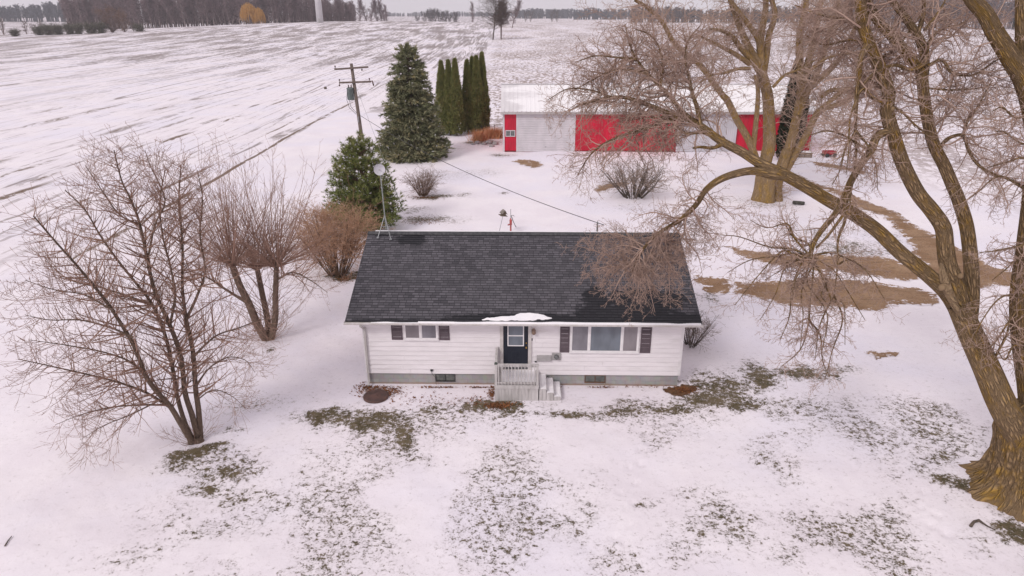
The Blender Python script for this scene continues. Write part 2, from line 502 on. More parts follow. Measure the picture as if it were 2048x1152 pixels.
m, nt, b = new_mat('gravel_earth'); k = N(nt); p = k.pos()
c = k.mix(k.rng(k.noise(p, .5, 5, .6), .35, .65), (.26, .152, .084), (.37, .238, .145))
c = k.mix(k.rng(k.noise(p, 9, 5, .8), .48, .66, 0, .8), c, (.15, .10, .065))
c = k.mix(k.rng(k.noise(p, 13, 4, .8), .56, .68, 0, .7), c, (.46, .35, .27))
c = k.mix(k.rng(k.noise(k.scale(p, (.6, 1.6, 1)), 1.2, 6, .7), .60, .72), c, (.16, .11, .06))
rut = k.noise(k.scale(p, (.35, 2.4, 1)), 1.0, 4, .6)
c = k.mix(k.rng(rut, .54, .70, 0, .55), c, (.16, .10, .062))
sn_ = k.math('SUBTRACT', k.math('ADD', k.noise(k.scale(p, (1.0, 1.5, 1)), 1.5, 6, .75), k.math('MULTIPLY', k.noise(p, 7, 3, .6), .25)), k.math('MULTIPLY', k.attr('edge'), .27))
c = k.mix(k.rng(sn_, .575, .65), c, (.86, .80, .84))
k.set(b.inputs['Base Color'], c); b.inputs['Roughness'].default_value = .9; b.inputs['Specular IOR Level'].default_value = .2
k.set(b.inputs['Normal'], k.bump(k.noise(p, 14, 4), .6, .04))
EARTH = m
drive = sheet('gravel_driveway', [
    [(2200, 560), (2048, 553), (1995, 532), (1960, 512), (1874, 471), (1815, 443), (1763, 415), (1717, 398), (1680, 383), (1640, 368), (1590, 350), (1555, 341), (1550, 347), (1590, 360), (1640, 380), (1690, 402), (1717, 418), (1766, 434), (1797, 455), (1826, 492), (1834, 520), (1842, 545), (1875, 556), (1960, 577), (2026, 576), (2200, 592)],
    [(1440, 490), (1504, 499), (1567, 507), (1640, 508), (1695, 511), (1740, 514), (1790, 520), (1846, 540), (1870, 556), (1822, 562), (1752, 556), (1686, 546), (1648, 543), (1600, 537), (1540, 527), (1480, 508)],
    [(1470, 566), (1530, 566), (1590, 560), (1660, 556), (1720, 562), (1800, 571), (1845, 576), (1878, 594), (1872, 610), (1794, 613), (1700, 624), (1640, 624), (1591, 617), (1532, 603), (1473, 592)],
    [(1383, 556), (1430, 555), (1465, 565), (1462, 588), (1440, 594), (1410, 578), (1395, 565)],
    [(1620, 322), (1680, 330), (1740, 345), (1735, 352), (1680, 338), (1630, 330)],
], EARTH, .08, .6, .6, lift=.02, seed=5)
tag(drive, kind='structure')
for i, (poly, nm) in enumerate((
    ([(1024, 322), (1036, 319), (1060, 320), (1085, 327), (1084, 334), (1068, 337), (1048, 332)], 'bare_earth'),
    ([(1187, 384), (1195, 372), (1225, 364), (1262, 362), (1255, 371), (1225, 376), (1200, 386)], 'bare_earth'),
    ([(1332, 774), (1360, 768), (1395, 768), (1388, 782), (1365, 792), (1345, 786)], 'leaf_mulch'),
    ([(1736, 706), (1770, 700), (1796, 702), (1780, 714), (1748, 718)], 'bare_earth'),
)):
    o = sheet(nm, [poly], EARTH if nm != 'leaf_mulch' else mat('leaf_mulch', (.17, .085, .04), (.09, .045, .02), .9, 9, bump=.8, bscale=25, bdist=.03), .04, .35, 1.3, lift=.02, seed=20 + i)
    tag(o, kind='structure')

# ------------------------------------------------------------------ grass tips and fallen leaves
def blades(name, pts, hgt, wid, rng, material, flat=0.0, kind_label=None):
    n = len(pts); P = np.array(pts)
    a = rng.uniform(0, 6.283, n); h = hgt * rng.uniform(.5, 1.4, n); w = wid * rng.uniform(.6, 1.4, n)
    lean = rng.uniform(.2, 1.0, n) + flat * 3
    d = np.stack([np.cos(a) * lean, np.sin(a) * lean, np.ones(n)], -1); d /= np.linalg.norm(d, axis=1)[:, None]
    b_ = rng.uniform(0, 6.283, n); s = np.stack([np.cos(b_), np.sin(b_), rng.uniform(-.3, .3, n)], -1)
    if flat:
        A = P - d * h[:, None] * .5; Bm = P + s * w[:, None] / 2; Cc = P + d * h[:, None] * .5; D = P - s * w[:, None] / 2
        V = np.stack([A, Bm, Cc, D], 1).reshape(-1, 3); Fq = np.arange(4 * n).reshape(-1, 4)
    else:
        V = np.stack([P - s * w[:, None] / 2, P + s * w[:, None] / 2, P + d * h[:, None]], 1).reshape(-1, 3); Fq = np.arange(3 * n).reshape(-1, 3)
    me = np_mesh(name, V, Fq)
    fattr(me, 'tint', np.repeat(rng.uniform(0, 1, n), 4 if flat else 3))
    return link_mesh(name, me, material)


def tint_mat(name, cols, rough=.7, spec=.2, trans=0.0):
    m, nt, b = new_mat(name); k = N(nt)
    cr = k.new('ShaderNodeValToRGB'); e = cr.color_ramp
    e.elements[0].color = (*cols[0], 1); e.elements[1].color = (*cols[-1], 1)
    for i in range(1, len(cols) - 1):
        x = e.elements.new(i / (len(cols) - 1)); x.color = (*cols[i], 1)
    k.set(cr.inputs[0], k.attr('tint')); k.set(b.inputs['Base Color'], cr.outputs[0])
    b.inputs['Roughness'].default_value = rough; b.inputs['Specular IOR Level'].default_value = spec
    return m


rg = np.random.default_rng(11)
xs = rg.uniform(-16, 20, 260000); ys = rg.uniform(13, 25, 260000)
ii = np.clip(np.searchsorted(gx, xs) - 1, 0, nx - 2); jj = np.clip(np.searchsorted(gy, ys) - 1, 0, ny - 2)
dn = grass[jj, ii] * .52 + .52 * fbm(xs * 3.6, ys * 3.6, 88)
keep = dn > .70
keep &= ~((np.abs(xs - .4) < 6.6) & (ys > 24.0)) & ~((xs > -.8) & (xs < 2.0) & (ys > 22.8))
xs, ys = xs[keep], ys[keep]
zs = ground_z(xs, ys)
GRASS = tint_mat('winter_grass', [(.05, .045, .02), (.10, .085, .035), (.17, .13, .07), (.09, .075, .05)])
o = blades('grass_tufts', np.stack([xs, ys, zs - .005], -1), .055, .022, rg, GRASS)
tag(o, 'olive brown winter grass tips poking through thin snow in front of the white house', 'grass', kind='stuff')
LEAF = tint_mat('fallen_leaf', [(.10, .035, .018), (.20, .075, .03), (.28, .12, .045), (.13, .06, .03)])
lp = []
for px, py, a, b_, n in ((770, 782, .75, .45, 520), (735, 775, .5, .5, 260), (752, 790, .55, .35, 200), (985, 785, .18, .5, 200), (1000, 812, .6, .22, 420), (960, 800, .9, .35, 90), (870, 763, .8, .15, 60), (1200, 768, .6, .1, 60), (1080, 768, .9, .12, 20), (1370, 780, .5, .3, 350), (860, 800, 1.6, .6, 120), (690, 555, .7, .5, 240), (1290, 772, 1.2, .15, 40), (900, 765, .6, .12, 50), (960, 762, .5, .1, 60), (850, 395, 1.5, .4, 260), (850, 445, 1.8, .7, 240)):
    c = gnd(px, py)
    for _ in range(n):
        x = c.x + rg.normal(0, a * .5); y = c.y + rg.normal(0, b_ * .5)
        if abs(x - .4) < 6.35 and 24.12 < y < 33.3: y = 24.05 - rg.uniform(0, .1)
        if -.7 < x < 1.1 and y > 22.85: continue
        lp.append((x, y, gz(x, y) + rg.uniform(.012, .05)))
o = blades('fallen_leaves', lp, .085, .06, rg, LEAF, flat=.6)
tag(o, 'red-brown fallen leaves lying in heaps along the house wall', 'leaves', kind='stuff')

# ------------------------------------------------------------------ the haze in the air
hb = MB().box(-4300, 4300, -150, 4800, -1.5, 85).build('haze')
m = bpy.data.materials.new('haze'); m.use_nodes = True; nt = m.node_tree; nt.nodes.clear()
ou = nt.nodes.new('ShaderNodeOutputMaterial'); pv = nt.nodes.new('ShaderNodeVolumePrincipled')
pv.inputs['Color'].default_value = (.94, .945, .985, 1); pv.inputs['Density'].default_value = .00016; pv.inputs['Anisotropy'].default_value = .2
nt.links.new(pv.outputs[0], ou.inputs['Volume'])
hb.data.materials.append(m); tag(hb, 'thin pale winter haze over the fields', 'haze', kind='stuff')
# ------------------------------------------------------------------ the white ranch house
HX, HY, HR = .42, 24.2, R(-1.0)
house = empty('ranch_house', (HX, HY, 0), HR, 'white clapboard single-storey house with dark grey shingle roof and navy front door', 'house')
WHITE = (.80, .755, .775)
SIDING = mat('white_siding', WHITE, (.74, .70, .715), .45, 1.2, (1, 1, 6), bump=.15, bscale=60, bdist=.002, dirt=(.62, .57, .56), dirt_scale=.6)
TRIM = mat('white_trim', (.80, .765, .78), (.72, .69, .70), .45, 3, bump=.1, bscale=40, bdist=.003)
GREYTRIM = mat('grey_trim', (.50, .475, .475), (.43, .405, .40), .5, 4)
SNOW = mat('clean_snow', (.92, .89, .91), (.86, .84, .87), .7, 3, bump=.5, bscale=9, bdist=.03)
SHUT = mat('shutter_plum', (.115, .085, .10), (.10, .072, .085), .5, 6, bump=.1)
DARKMETAL = mat('dark_metal', (.05, .05, .055), (.08, .075, .07), .45, 9, metallic=.6)
GALV = mat('galvanised', (.42, .43, .44), (.33, .34, .35), .45, 12, metallic=.7)
BRASS = mat('brass', (.55, .36, .10), (.42, .26, .07), .35, 20, metallic=.85)

W2 = 6.285; DEP = 8.9; ZF = .49; ZW = 3.16
RX = 6.82; EY = -.53; RY = 4.45; EZ = 3.02; RZ = 5.02
PT = math.atan2(RZ - EZ, RY - EY); CPT = math.cos(PT); SPT = math.sin(PT)

# foundation of concrete blocks, with real joints
m, nt, b = new_mat('concrete_block'); k = N(nt)
br = k.new('ShaderNodeTexBrick'); v = k.obj(); sx = k.new('ShaderNodeSeparateXYZ'); k.set(sx.inputs[0], v)
cx = k.new('ShaderNodeCombineXYZ'); k.set(cx.inputs[0], k.math('ADD', sx.outputs['X'], sx.outputs['Y'])); k.set(cx.inputs[1], sx.outputs['Z'])
k.set(br.inputs['Vector'], cx.outputs[0])
for nm, val in (('Scale', 1.0), ('Mortar Size', .006), ('Brick Width', .4), ('Row Height', .2), ('Mortar Smooth', .3)): br.inputs[nm].default_value = val
br.inputs['Color1'].default_value = (.30, .29, .285, 1); br.inputs['Color2'].default_value = (.35, .335, .33, 1); br.inputs['Mortar'].default_value = (.25, .24, .235, 1)
low = k.math('ADD', sx.outputs['Z'], k.math('MULTIPLY', k.math('SUBTRACT', k.noise(v, 3, 5), .5), .12))
col = k.mix(k.rng(low, .0, .09, .55, 0), k.mix(.35, br.outputs[0], k.noise(v, 4, 5, color=True), 'SOFT_LIGHT'), (.26, .14, .07))
k.set(b.inputs['Base Color'], col); b.inputs['Roughness'].default_value = .9
k.set(b.inputs['Normal'], k.bump(k.math('SUBTRACT', k.noise(v, 30, 3), k.math('MULTIPLY', br.outputs['Fac'], .6)), .4, .01))
MB().box(-W2 + .03, W2 - .03, .03, DEP - .03, -.4, ZF).build('foundation', m, house)

# lap siding: every board is a wedge proud at its lower edge
s = MB(); ex = .203; rows = int((ZW + .1 - ZF) / ex) + 1
rs = random.Random(4)
for i in range(rows):
    z0 = ZF + i * ex; z1 = min(z0 + ex, ZW + .08)
    cuts = [-W2]
    x = -W2 + rs.uniform(1.2, 3.6)
    while x < W2 - .6: cuts.append(x); x += 3.66
    cuts.append(W2)
    for a, c in zip(cuts[:-1], cuts[1:]):
        a_ = a + (.002 if a > -W2 else 0); c_ = c - (.002 if c < W2 else 0)
        s.prism([(.02, z0 - .006), (-.034, z0 - .006), (-.034, z0 + .012), (-.006, z1 - .008), (.02, z1 - .008)], a_, c_, 'x')
    for sx_ in (-1, 1):
        o = sx_ * W2
        pr = [(o - sx_ * .02, z0), (o + sx_ * .022, z0), (o + sx_ * .006, z1), (o - sx_ * .02, z1)]
        s.prism(pr, .0, DEP, 'y')
zt = ZW + .08
for i in range(12):                                  # gables
    z0 = zt + i * ex; z1 = z0 + ex
    if z0 > RZ - .25: break
    half = (RZ - .16 - min(z1, RZ - .14)) / math.tan(PT)
    if half < .05: break
    for sx_ in (-1, 1):
        o = sx_ * W2
        s.prism([(o - sx_ * .02, z0), (o + sx_ * .022, z0), (o + sx_ * .006, min(z1, RZ - .14)), (o - sx_ * .02, min(z1, RZ - .14))], RY - half, RY + half, 'y')
s.box(-W2 + .01, W2 - .01, DEP - .02, DEP + .01, ZF, ZW)
s.build('siding', SIDING, house)
for sx_ in (-1, 1):
    c = MB()
    x0, x1 = sorted((sx_ * (W2 + .03), sx_ * (W2 - .085)))
    c.box(x0, x1, -.034, -.012, ZF - .01, ZW + .05)
    x0, x1 = sorted((sx_ * (W2 + .012), sx_ * (W2 + .032)))
    c.box(x0, x1, -.0125, .09, ZF - .01, ZW + .05)
    c.build('corner_board', TRIM, house)

# roof: deck, shingle courses as real overlapping steps, ridge cap
m, nt, b = new_mat('asphalt_shingle'); k = N(nt)
v = k.obj(); sp_ = k.new('ShaderNodeSeparateXYZ'); k.set(sp_.inputs[0], v)
ROW = .1436
sl = k.math('DIVIDE', k.math('SUBTRACT', sp_.outputs['Y'], EY), CPT)
cx = k.new('ShaderNodeCombineXYZ'); k.set(cx.inputs[0], sp_.outputs['X']); k.set(cx.inputs[1], sl)
br = k.new('ShaderNodeTexBrick'); k.set(br.inputs['Vector'], cx.outputs[0]); br.offset = .37; br.offset_frequency = 2; br.squash = .8; br.squash_frequency = 3
for nm, val in (('Scale', 1.0), ('Mortar Size', .011), ('Brick Width', .27), ('Row Height', ROW), ('Mortar Smooth', .2), ('Bias', 0.0)): br.inputs[nm].default_value = val
br.inputs['Color1'].default_value = (.052, .047, .056, 1); br.inputs['Color2'].default_value = (.140, .128, .146, 1); br.inputs['Mortar'].default_value = (.010, .010, .013, 1)
col = k.mix(k.rng(k.noise(k.scale(v, (.5, .8, 1)), .9, 5, .6), .3, .7, 0, .6), br.outputs[0], k.mix(.5, br.outputs[0], (.095, .09, .10)))
col = k.mix(k.math('MULTIPLY', k.noise(v, 120, 2), .35), col, (.12, .12, .13))
wn = k.math('SUBTRACT', k.math('ADD', k.math('MULTIPLY', k.noise(k.scale(v, (1, 2.2, 1)), 1.3, 6, .75), .75), k.math('MULTIPLY', br.outputs['Color'], 1.2)), .62)
def blob(x, y, a, b_):
    dx = k.math('DIVIDE', k.math('SUBTRACT', sp_.outputs['X'], x), a); dy = k.math('DIVIDE', k.math('SUBTRACT', sp_.outputs['Y'], y), b_)
    d = k.math('SQRT', k.math('ADD', k.math('MULTIPLY', dx, dx), k.math('MULTIPLY', dy, dy)))
    return k.rng(k.math('ADD', d, k.math('MULTIPLY', wn, 2.4)), .75, 1.05, 1, 0)
wet = None
for args in ((2.95, .35, .5, .7), (3.4, -.1, 1.1, .4), (.2, -.38, 2.6, .2), (5.2, -.45, 2.0, .35), (-4.9, 4.0, .55, .28), (-6.0, 4.38, .5, .16), (4.8, .6, 1.4, .5), (-.4, -.52, 5.8, .1)):
    w = blob(*args); wet = w if wet is None else k.math('MAXIMUM', wet, w)
k.set(b.inputs['Base Color'], k.mix(k.math('MULTIPLY', wet, .82), col, (.006, .006, .009)))
k.set(b.inputs['Roughness'], k.rng(wet, 0, 1, .88, .5, False)); b.inputs['Specular IOR Level'].default_value = .25
k.set(b.inputs['Normal'], k.bump(k.math('ADD', k.noise(v, 160, 2), k.math('MULTIPLY', k.noise(v, 5, 3), 2)), .3, .006))
SHINGLE = m
r = MB()
def slope_pt(x, sdist, off, back=False):
    y = EY + sdist * CPT - off * SPT; z = EZ + sdist * SPT + off * CPT
    if back: y = 2 * RY - y
    return (x, y, z)
LEN = (RY - EY) / CPT
nrow = int(LEN / ROW)
for back in (False, True):
    vs = [slope_pt(sx_ * (RX - .01), d, o, back) for sx_ in (-1, 1) for d, o in ((0, -.14), (LEN, -.14), (LEN, -.004), (0, -.004))]
    r.add(vs, [(0, 1, 2, 3), (7, 6, 5, 4), (0, 4, 5, 1), (1, 5, 6, 2), (2, 6, 7, 3), (3, 7, 4, 0)])
    for i in range(nrow + 1):
        d0 = i * ROW - (.02 if i == 0 else 0); d1 = min(d0 + ROW * 1.15, LEN)
        if d1 - d0 < .02: continue
        vs = [slope_pt(sx_ * RX, d, o, back) for sx_ in (-1, 1) for d, o in ((d0, 0), (d1, 0), (d1, .003), (d0, .014))]
        r.add(vs, [(0, 1, 2, 3), (7, 6, 5, 4), (0, 4, 5, 1), (1, 5, 6, 2), (2, 6, 7, 3), (3, 7, 4, 0)])
roof = r.build('roof', SHINGLE, house)
MB().prism([(RY - .19, RZ - .045), (RY - .19, RZ - .02), (RY, RZ + .055), (RY + .19, RZ - .02), (RY + .19, RZ - .045), (RY, RZ + .03)], -RX - .01, RX + .01, 'x').build('ridge_cap', mat('ridge_shingle', (.05, .05, .055), (.09, .088, .092), .9, 8, bump=.5, bscale=60, bdist=.01), roof)
MB().prism([(RY + .02, RZ + .052), (RY + .19, RZ - .015), (RY + .35, RZ - .06), (RY + .33, RZ - .02), (RY + .12, RZ + .055)], -RX + .3, RX - .2, 'x').build('ridge_snow', SNOW, roof)
# bargeboards, fascia, soffit
for sx_ in (-1, 1):
    f = MB()
    x0, x1 = sorted((sx_ * (RX - .025), sx_ * (RX + .004)))
    for back in (False, True):
        q = [slope_pt(0, d, o, back)[1:] for d, o in ((-.0, -.17), (LEN, -.17), (LEN, -.012), (-.0, -.012))]
        f.prism(q, x0, x1, 'x')
    f.build('bargeboard', TRIM, house)
MB().box(-RX + .03, RX - .03, EY + .03, EY + .055, EZ - .17, EZ - .02).box(-RX + .03, RX - .03, EY + .058, -.02, EZ - .165, EZ - .15).build('fascia', TRIM, house)
# gutter: open trough with a rolled lip
g = MB(); gz0 = EZ - .125
g.prism([(EY + .028, gz0 + .11), (EY + .028, gz0), (EY - .075, gz0), (EY - .10, gz0 + .05), (EY - .10, gz0 + .10), (EY - .085, gz0 + .10), (EY - .085, gz0 + .055), (EY - .068, gz0 + .012), (EY + .018, gz0 + .012), (EY + .018, gz0 + .11)], -RX - .02, RX + .02, 'x')
for sx_ in (-1, 1):
    x0, x1 = sorted((sx_ * (RX + .021), sx_ * (RX + .035)))
    g.box(x0, x1, EY - .10, EY + .028, gz0 - .003, gz0 + .105)
gut = g.build('gutter', mat('gutter_metal', (.66, .625, .62), (.56, .525, .50), .4, 1.5, (3, 1, 1)), house)
sn = MB(); rr = random.Random(3); X = np.linspace(-RX + .1, RX - .05, 120)
for a, c_ in zip(X[:-1], X[1:]):
    hgt = .04 + .05 * vnoise(a * 1.7, 0.3, 5) + (.0 if a > -4 else -.035)
    if a < -5.9: continue
    sn.prism([(EY + .015, gz0 + .02), (EY - .075, gz0 + .02), (EY - .098, gz0 + .102), (EY - .06, gz0 + .085 + hgt), (EY + .0, gz0 + .08 + hgt)], a, c_, 'x')
sn.build('gutter_snow', SNOW, gut)
d = MB()
d.box(-W2 + .02, -W2 + .10, EY - .06, EY + .02, gz0 - .1, gz0 - .002)
d.bar((-W2 + .06, EY - .02, gz0 - .08), (-W2 + .075, -.08, gz0 - .42), .075, .055)
d.bar((-W2 + .075, -.085, gz0 - .36), (-W2 + .075, -.085, .17), .08, .06, (0, 1, 0))
d.bar((-W2 + .075, -.085, .2), (-W2 + .085, -.30, .06), .075, .055)
for z in (.9, 2.1): d.box(-W2 + .02, -W2 + .13, -.12, -.05, z, z + .03)
d.build('downspout', mat('downspout_metal', (.50, .475, .46), (.42, .39, .375), .45, 5, (1, 1, .4)), gut)

# windows
GL = []
for nm, base in (('pane_grey', (.20, .19, .215)), ('pane_blue', (.15, .17, .20)), ('pane_mauve', (.23, .205, .22))):
    m, nt, b = new_mat(nm); k = N(nt); v = k.obj(); q = k.new('ShaderNodeSeparateXYZ'); k.set(q.inputs[0], v)
    c_ = k.mix(k.rng(k.noise(k.scale(v, (1, 1, .4)), 2.2, 3), .3, .7), tuple(x * .85 for x in base), tuple(min(1, x * 1.18) for x in base))
    k.set(b.inputs['Base Color'], c_); b.inputs['Roughness'].default_value = .06; b.inputs['Specular IOR Level'].default_value = .55
    k.set(b.inputs['Normal'], k.bump(k.noise(v, 1.1, 2), .03, .02)); GL.append(m)
SASH = mat('sash_white', (.82, .79, .80), (.76, .73, .74), .4, 5)


def window(name, x0, x1, z0, z1, splits, mats, parent=house, fw=.055, y=-.02, label=None):
    fr = MB(); D = y - .045
    fr.box(x0, x1, D, y + .03, z1 - fw, z1); fr.box(x0 - .02, x1 + .02, D - .03, y + .03, z0 - .035, z0 + fw * .7)
    fr.box(x0, x0 + fw, D, y + .03, z0 + fw * .7, z1 - fw); fr.box(x1 - fw, x1, D, y + .03, z0 + fw * .7, z1 - fw)
    xs_ = [x0 + fw] + list(splits) + [x1 - fw]
    for sx_ in splits: fr.box(sx_ - fw * .55, sx_ + fw * .55, D - .004, y + .03, z0 + fw * .7, z1 - fw)
    w = fr.build(name, SASH, parent, bevel=.004)
    if label: w['label'] = label
    for i, (a, c_) in enumerate(zip(xs_[:-1], xs_[1:])):
        a_ = a + (fw * .55 if i else 0); c2 = c_ - (fw * .55 if i < len(xs_) - 2 else 0)
        rr_ = .028
        sh = MB()
        zb, zt_ = z0 + fw * .7, z1 - fw
        sh.box(a_, c2, D + .012, y + .02, zb, zb + rr_); sh.box(a_, c2, D + .012, y + .02, zt_ - rr_, zt_)
        sh.box(a_, a_ + rr_, D + .012, y + .02, zb + rr_, zt_ - rr_); sh.box(c2 - rr_, c2, D + .012, y + .02, zb + rr_, zt_ - rr_)
        sh.build('sash', SASH, w)
        MB().box(a_ + rr_, c2 - rr_, D + .03, y + .01, zb + rr_, zt_ - rr_).build('pane', mats[i % len(mats)], w)
    return w


def shutter(x0, x1, z0, z1):
    s = MB(); y0 = -.052
    s.box(x0, x0 + .05, y0, -.018, z0, z1); s.box(x1 - .05, x1, y0, -.018, z0, z1)
    mid = z0 + (z1 - z0) * .62
    for a, c_ in ((z0, z0 + .06), (mid, mid + .05), (z1 - .06, z1)): s.box(x0 + .05, x1 - .05, y0, -.018, a, c_)
    z = z0 + .06
    while z < z1 - .08:
        if not (mid - .03 < z < mid + .05):
            s.prism([(-.022, z), (-.046, z + .004), (-.030, z + .034), (-.020, z + .034)], x0 + .05, x1 - .05, 'x')
        z += .036
    s.build('shutter', SHUT, house)


def lx(px): return (px - 1024) * .01965 - HX
window('window', lx(807), lx(876), 2.02, 2.84, [lx(841)], [GL[2], GL[0]], label='double window with two sashes beside plum shutters')
shutter(lx(782.5), lx(804.5), 2.0, 2.86); shutter(lx(878), lx(899), 2.0, 2.86)
window('window', lx(1140.5), lx(1278), 1.52, 2.82, [lx(1178.5), lx(1244)], [GL[0], GL[1], GL[2]], label='wide triple picture window')
shutter(lx(1120), lx(1139), 1.50, 2.84); shutter(lx(1281), lx(1302), 1.50, 2.84)
for a, c_, nm in ((866, 907, 0), (1173, 1216, 1)):
    x0, x1 = lx(a), lx(c_)
    fr = MB(); y = .0
    fr.box(x0, x0 + .035, y, y + .05, .1, ZF - .02).box(x1 - .035, x1, y, y + .05, .1, ZF - .02).box(x0 + .035, x1 - .035, y, y + .05, .1, .15).box((x0 + x1) / 2 - .015, (x0 + x1) / 2 + .015, y + .003, y + .05, .15, ZF - .06).box(x0 + .035, x1 - .035, y, y + .05, ZF - .06, ZF - .02)
    w = fr.build('basement_window', mat('rusty_frame', (.16, .085, .05), (.10, .06, .045), .8, 12) if nm else DARKMETAL, house)
    MB().box(x0 + .036, x1 - .036, y + .022, y + .045, .152, ZF - .062).build('pane', mat('basement_glass', (.085, .09, .085), (.14, .145, .13), .15, 4), w)

# front door
x0, x1 = lx(1006.5), lx(1056.5); z0, z1 = .74, 2.80
fr = MB().box(x0 - .13, x0, -.075, .03, z0 - .05, z1 + .1).box(x1, x1 + .13, -.075, .03, z0 - .05, z1 + .1).box(x0, x1, -.075, .03, z1, z1 + .1).box(x0, x1, -.095, .03, z0 - .05, z0)
frame = fr.build('door_frame', mat('door_frame_paint', (.62, .58, .57), (.54, .50, .48), .5, 6), house)
NAVY = mat('navy_paint', (.010, .013, .024), (.015, .020, .032), .35, 3, bump=.05)
dm = MB().box(x0 + .005, x1 - .005, -.045, .03, z0 + .005, z1 - .005)
pw = (x1 - x0)
for j in range(4):                                    # raised planks in the lower panel
    a = x0 + pw * (.2 + j * .15); dm.box(a + .008, a + pw * .15 - .008, -.052, -.044, z0 + .22, z0 + .80)
door = dm.build('door', NAVY, house, bevel=.003)
a, c_, zb, zt_ = x0 + pw * .17, x0 + pw * .83, z0 + 1.03, z1 - .12
zm = zb + (zt_ - zb) * .5
lf = MB().box(a, a + .04, -.07, -.0455, zb, zt_).box(c_ - .04, c_, -.07, -.0455, zb, zt_).box(a + .04, c_ - .04, -.07, -.0455, zb, zb + .04).box(a + .04, c_ - .04, -.07, -.0455, zt_ - .04, zt_).box(a + .04, c_ - .04, -.073, -.0455, zm - .02, zm + .02)
lite = lf.build('door_window', SASH, door)
MB().box(a + .04, c_ - .04, -.06, -.047, zb + .04, zm - .02).build('pane', GL[1], lite)
MB().box(a + .04, c_ - .04, -.06, -.047, zm + .02, zt_ - .04).build('pane', GL[1], lite)
h = MB().lathe([(.028, 0), (.028, .012), (.014, .02), (.014, .045), (.032, .055), (.034, .075), (.02, .09)], 14, (x1 - .075, -.045, z0 + .98), (0, -1, 0))
h.build('door_knob', BRASS, door, True)
MB().lathe([(.026, 0), (.026, .02), (.016, .026)], 14, (x1 - .075, -.045, z0 + 1.16), (0, -1, 0)).build('deadbolt', BRASS, door, True)

# small fittings on the wall
wl = empty('wall_lamp'); wl.parent = house
xx = lx(1067.5)
MB().lathe([(.05, 0), (.055, .02), (.03, .03)], 16, (xx, -.02, 2.47), (0, -1, 0)).tube([(xx, -.05, 2.47), (xx, -.12, 2.52), (xx, -.14, 2.56)], .012, 8).build('lamp_bracket', BRASS, wl)
MB().lathe([(.03, 0), (.085, .05), (.075, .2), (.05, .23), (.015, .29)], 8, (xx, -.14, 2.31)).build('lamp_shade', mat('lamp_glass', (.20, .13, .10), (.28, .19, .14), .3, 8), wl)
MB().box(lx(1063), lx(1065.2), -.04, -.014, 2.0, 2.1).build('doorbell', DARKMETAL, house)
BOXGREY = mat('meter_grey', (.42, .40, .40), (.36, .34, .34), .45, 6)
MB().box(lx(1074), lx(1104), -.10, -.012, 1.12, 1.36).box(lx(1074) + .01, lx(1104) - .01, -.108, -.101, 1.225, 1.232).build('utility_box', BOXGREY, house, bevel=.006)
mt = MB().box(lx(1104.5), lx(1123), -.07, -.012, 1.16, 1.46).build('electric_meter', BOXGREY, house, bevel=.006)
MB().lathe([(.10, 0), (.10, .03), (.085, .04), (.085, .10), (.06, .12)], 20, ((lx(1104.5) + lx(1123)) / 2, -.07, 1.32), (0, -1, 0)).build('meter_dial', mat('meter_glass', (.12, .12, .125), (.18, .18, .18), .2, 8), mt, True)
MB().box(lx(857), lx(862), -.06, -.012, .60, .68).tube([(lx(859), -.045, .60), (lx(860), -.06, .5), (lx(866), -.07, .35), (lx(868), -.1, .02)], .008, 6).build('outlet', DARKMETAL, house)
MB().box(lx(1070), lx(1074), -.08, -.014, 1.06, 1.1).build('hose_tap', DARKMETAL, house)

# ------------------------------------------------------------------ front stoop
def H(x, y, z): return (x, y, z)
PW = mat('weathered_white_wood', (.56, .53, .525), (.44, .415, .405), .75, 2.5, (3, 3, .6), bump=.3, bscale=30, bdist=.004, dirt=(.30, .28, .25), dirt_scale=2.5)
stoop = empty('porch_stoop', (HX, HY, 0), HR, 'grey-white wooden stoop with baluster railing and three side steps at the navy door', 'porch')
sx0, sx1, sy0, sy1, sz = -1.06, .62, -1.28, -.03, .70
dk = MB(); n = 9
for i in range(n):
    a = sy0 + (sy1 - sy0) * i / n; dk.box(sx0, sx1, a + .004, a + (sy1 - sy0) / n - .004, sz - .035, sz)
dk.build('deck', PW, stoop)
MB().box(sx0 + .25, sx1 - .1, sy0 + .2, sy1 - .02, sz + .001, sz + .012).build('deck_snow', SNOW, stoop)
sk = MB(); n = 13; wdt = (sx1 - sx0) / n
for i in range(n): sk.box(sx0 + i * wdt + .004, sx0 + (i + 1) * wdt - .004, sy0 + .012, sy0 + .035, -.05, sz - .15)
n = 9; wdt = (sy1 - sy0) / n
for i in range(n):
    for x in (sx0 + .012, sx1 - .035): sk.box(x, x + .022, sy0 + .05 + i * wdt + .004, sy0 + .05 + (i + 1) * wdt - .008, -.05, sz - .15)
sk.box(sx0 + .05, sx1 - .05, sy0 + .06, sy1 - .05, -.05, sz - .06)
sk.build('skirt', PW, stoop)
rim = MB().box(sx0 - .008, sx1 + .008, sy0 - .02, sy0 + .012, sz - .15, sz - .005).box(sx0 - .02, sx0 + .012, sy0 + .013, sy1, sz - .15, sz - .005).box(sx1 - .012, sx1 + .02, sy0 + .013, sy1, sz - .15, sz - .005)
rim.build('rim_board', PW, stoop)
RT = 1.56
for x, y, t in ((sx0 + .045, sy0 + .045, RT), (sx1 - .045, sy0 + .045, RT), (sx0 + .045, sy1 - .06, RT + .16)):
    MB().box(x - .045, x + .045, y - .045, y + .045, sz, t).build('post', PW, stoop, bevel=.006)
